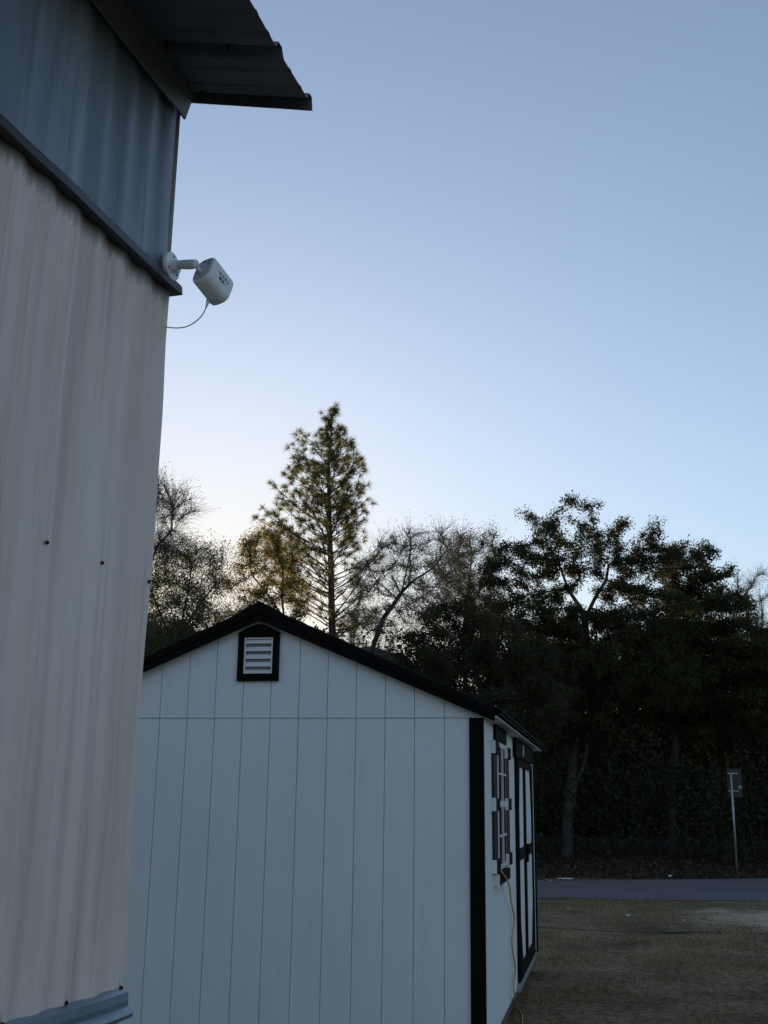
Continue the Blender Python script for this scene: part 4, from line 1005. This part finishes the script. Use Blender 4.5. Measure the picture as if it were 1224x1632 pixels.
# far wood closing the view: leafy masses with solid light-blocking hulls, one behind another
Vs, Fs, Cs = [], [], []; off = 0
bm = bmesh.new(); bmesh.ops.create_icosphere(bm, subdivisions=3, radius=1); base_v = np.array([v.co[:] for v in bm.verts]); base_f = np.array([[v.index for v in f.verts] for f in bm.faces]); bm.free()
for k in range(180):
    th = R(-60 + 120 * (k + RNG.uniform(-.4, .4)) / 150) if k < 150 else R(-14 + 14.5 * (k - 150) / 30); dist = RNG.uniform(64, 80); hgt = RNG.uniform(4.0, 6.0); rad = RNG.uniform(2.8, 4.2)  # last row stands unseen behind the shed, added to block the low sun
    if R(-13) < th < R(.5): hgt = RNG.uniform(8.6, 9.6)  # made taller here so the hidden masses keep sun off the lawn
    c = np.array([dist * math.sin(th), dist * math.cos(th), hgt * .52]); v = base_v * np.array([rad, rad, hgt * .62])
    q = base_v * 3 + k * 7; nz = np.sin(q[:, 0] * 2.1) * np.sin(q[:, 1] * 1.7 + 1) * np.sin(q[:, 2] * 2.3 + 2); v = v * (1 + .22 * nz[:, None]) + RNG.normal(size=v.shape) * .12
    Vs.append(v + c); Fs.append(base_f + off); off += len(v)
    m_ = 1300; u = RNG.normal(size=(m_, 3)); u /= np.linalg.norm(u, axis=1)[:, None]; Cs.append(c + u * np.array([rad, rad, hgt * .62]) * RNG.uniform(.9, 1.3, (m_, 1)))
lv, lf_ = leaf_quads(np.concatenate([c[c[:, 2] > 0] for c in Cs]), .32)
tri = np.concatenate([np.concatenate(Fs), lf_[:, [0, 1, 2]] + off, lf_[:, [0, 2, 3]] + off])
tag(np_mesh('distant_wood', np.concatenate(Vs + [lv]), tri, M['darkleaf']), 'distant dark wood closing the view, raised behind the shed to block low sun', 'woodland', kind='stuff')

# fallen leaves on the far roadside
n = 36000; x = RNG.uniform(-14, 30, n); y = RNG.uniform(25.5, 40, n)
fy = np.interp(x, [p[0] for p in far], [p[1] for p in far]); k = y > fy + .15; x, y = x[k], y[k]
V, Fq = leaf_quads(np.stack([x, y, gh(x, y) + .012 + .03 * RNG.random(len(x))], 1), .10, 1.6)
tag(np_mesh('leaf_litter', V, Fq, M['litter']), 'brown fallen leaves along the far side of the road', 'leaf litter', kind='stuff')

# lawn: short dormant grass
n = 330000
x = RNG.uniform(-1, 15, n); y = 5.0 + 16.0 * RNG.random(n) ** 1.15
lx = (x + .79 * math.cos(AS)) * math.cos(AS) - (y - .79 * math.sin(AS) * 0) * math.sin(AS)
sxl = x * sn.x + y * sn.y + .79; syl = x * sd.x + y * sd.y - 7.425
inside = (sxl < .01) & (sxl > -3.2) & (syl > -.02) & (syl < 5.0)
sandy = ((x - 6.6) / 2.3) ** 2 + ((y - 17.9) / 2.3) ** 2
pn = .5 + .5 * np.sin(x * 1.7 + 2 * np.sin(y * .9)) * np.sin(y * 1.9 + 1.3 * np.sin(x * 1.1))
keep = ~inside & (y < np.interp(x, [p[0] for p in near], [p[1] for p in near]) - .05) & (RNG.random(n) < np.clip(sandy * .9, .05, 1)) & (RNG.random(n) < .2 + .8 * pn) & (x < 2 + (y - 4) * .75)
x, y = x[keep], y[keep]; n = len(x); az = RNG.random(n) * 2 * np.pi; hh = RNG.uniform(.015, .048, n) * (.5 + .9 * pn[keep]); ln_ = RNG.uniform(.2, 1.5, n) * hh
ww = .0022 + .00012 * y; ux, uy = -np.sin(az) * ww, np.cos(az) * ww
zb = gh(x, y) - .003
V = np.stack([np.stack([x - ux, y - uy, zb], 1), np.stack([x + ux, y + uy, zb], 1), np.stack([x + np.cos(az) * ln_, y + np.sin(az) * ln_, zb + hh], 1)], 1).reshape(-1, 3)
tag(np_mesh('grass', V, np.arange(n * 3).reshape(-1, 3), M['blade']), 'short dormant brown grass on the lawn', 'grass', kind='stuff')

# scraps lying about
def scrap(p, s, label, flat=.3):
    bm = bmesh.new(); bmesh.ops.create_icosphere(bm, subdivisions=2, radius=s)
    for v in bm.verts: v.co *= random.uniform(.7, 1.15); v.co.z *= flat
    me = bpy.data.meshes.new('paper_scrap'); bm.to_mesh(me); bm.free(); me.materials.append(M['scrap'])
    o = bpy.data.objects.new('paper_scrap', me); link(o); o.location = p; o.rotation_euler = (0, 0, random.uniform(0, 3))
    tag(o, label, 'litter')
g0 = gr_pt(1001, 1461, 0); scrap((g0.x, g0.y, .02), .038, 'small white paper scrap lying on the lawn', .5)
g0 = gr_pt(1070, 1400, 0); scrap((g0.x, g0.y + .1, .05), .05, 'crumpled white scrap at the far road edge left of the sign', .6)
g0 = gr_pt(901, 1403, 0); o = box('litter_board', -.16, .16, -.05, .05, 0, .02, M['scrap']); o.location = (g0.x, g0.y, .03); tag(o, 'flat white strip of rubbish at the far road edge below the oak trunk', 'litter')
for px, py, lab in ((1090, 1468, 'tiny pale scrap on the lawn by the sandy patch'), (878, 1404, 'tiny white bit beside the flat strip by the road')):
    g0 = gr_pt(px, py, 0); scrap((g0.x, g0.y, .015), .03, lab)
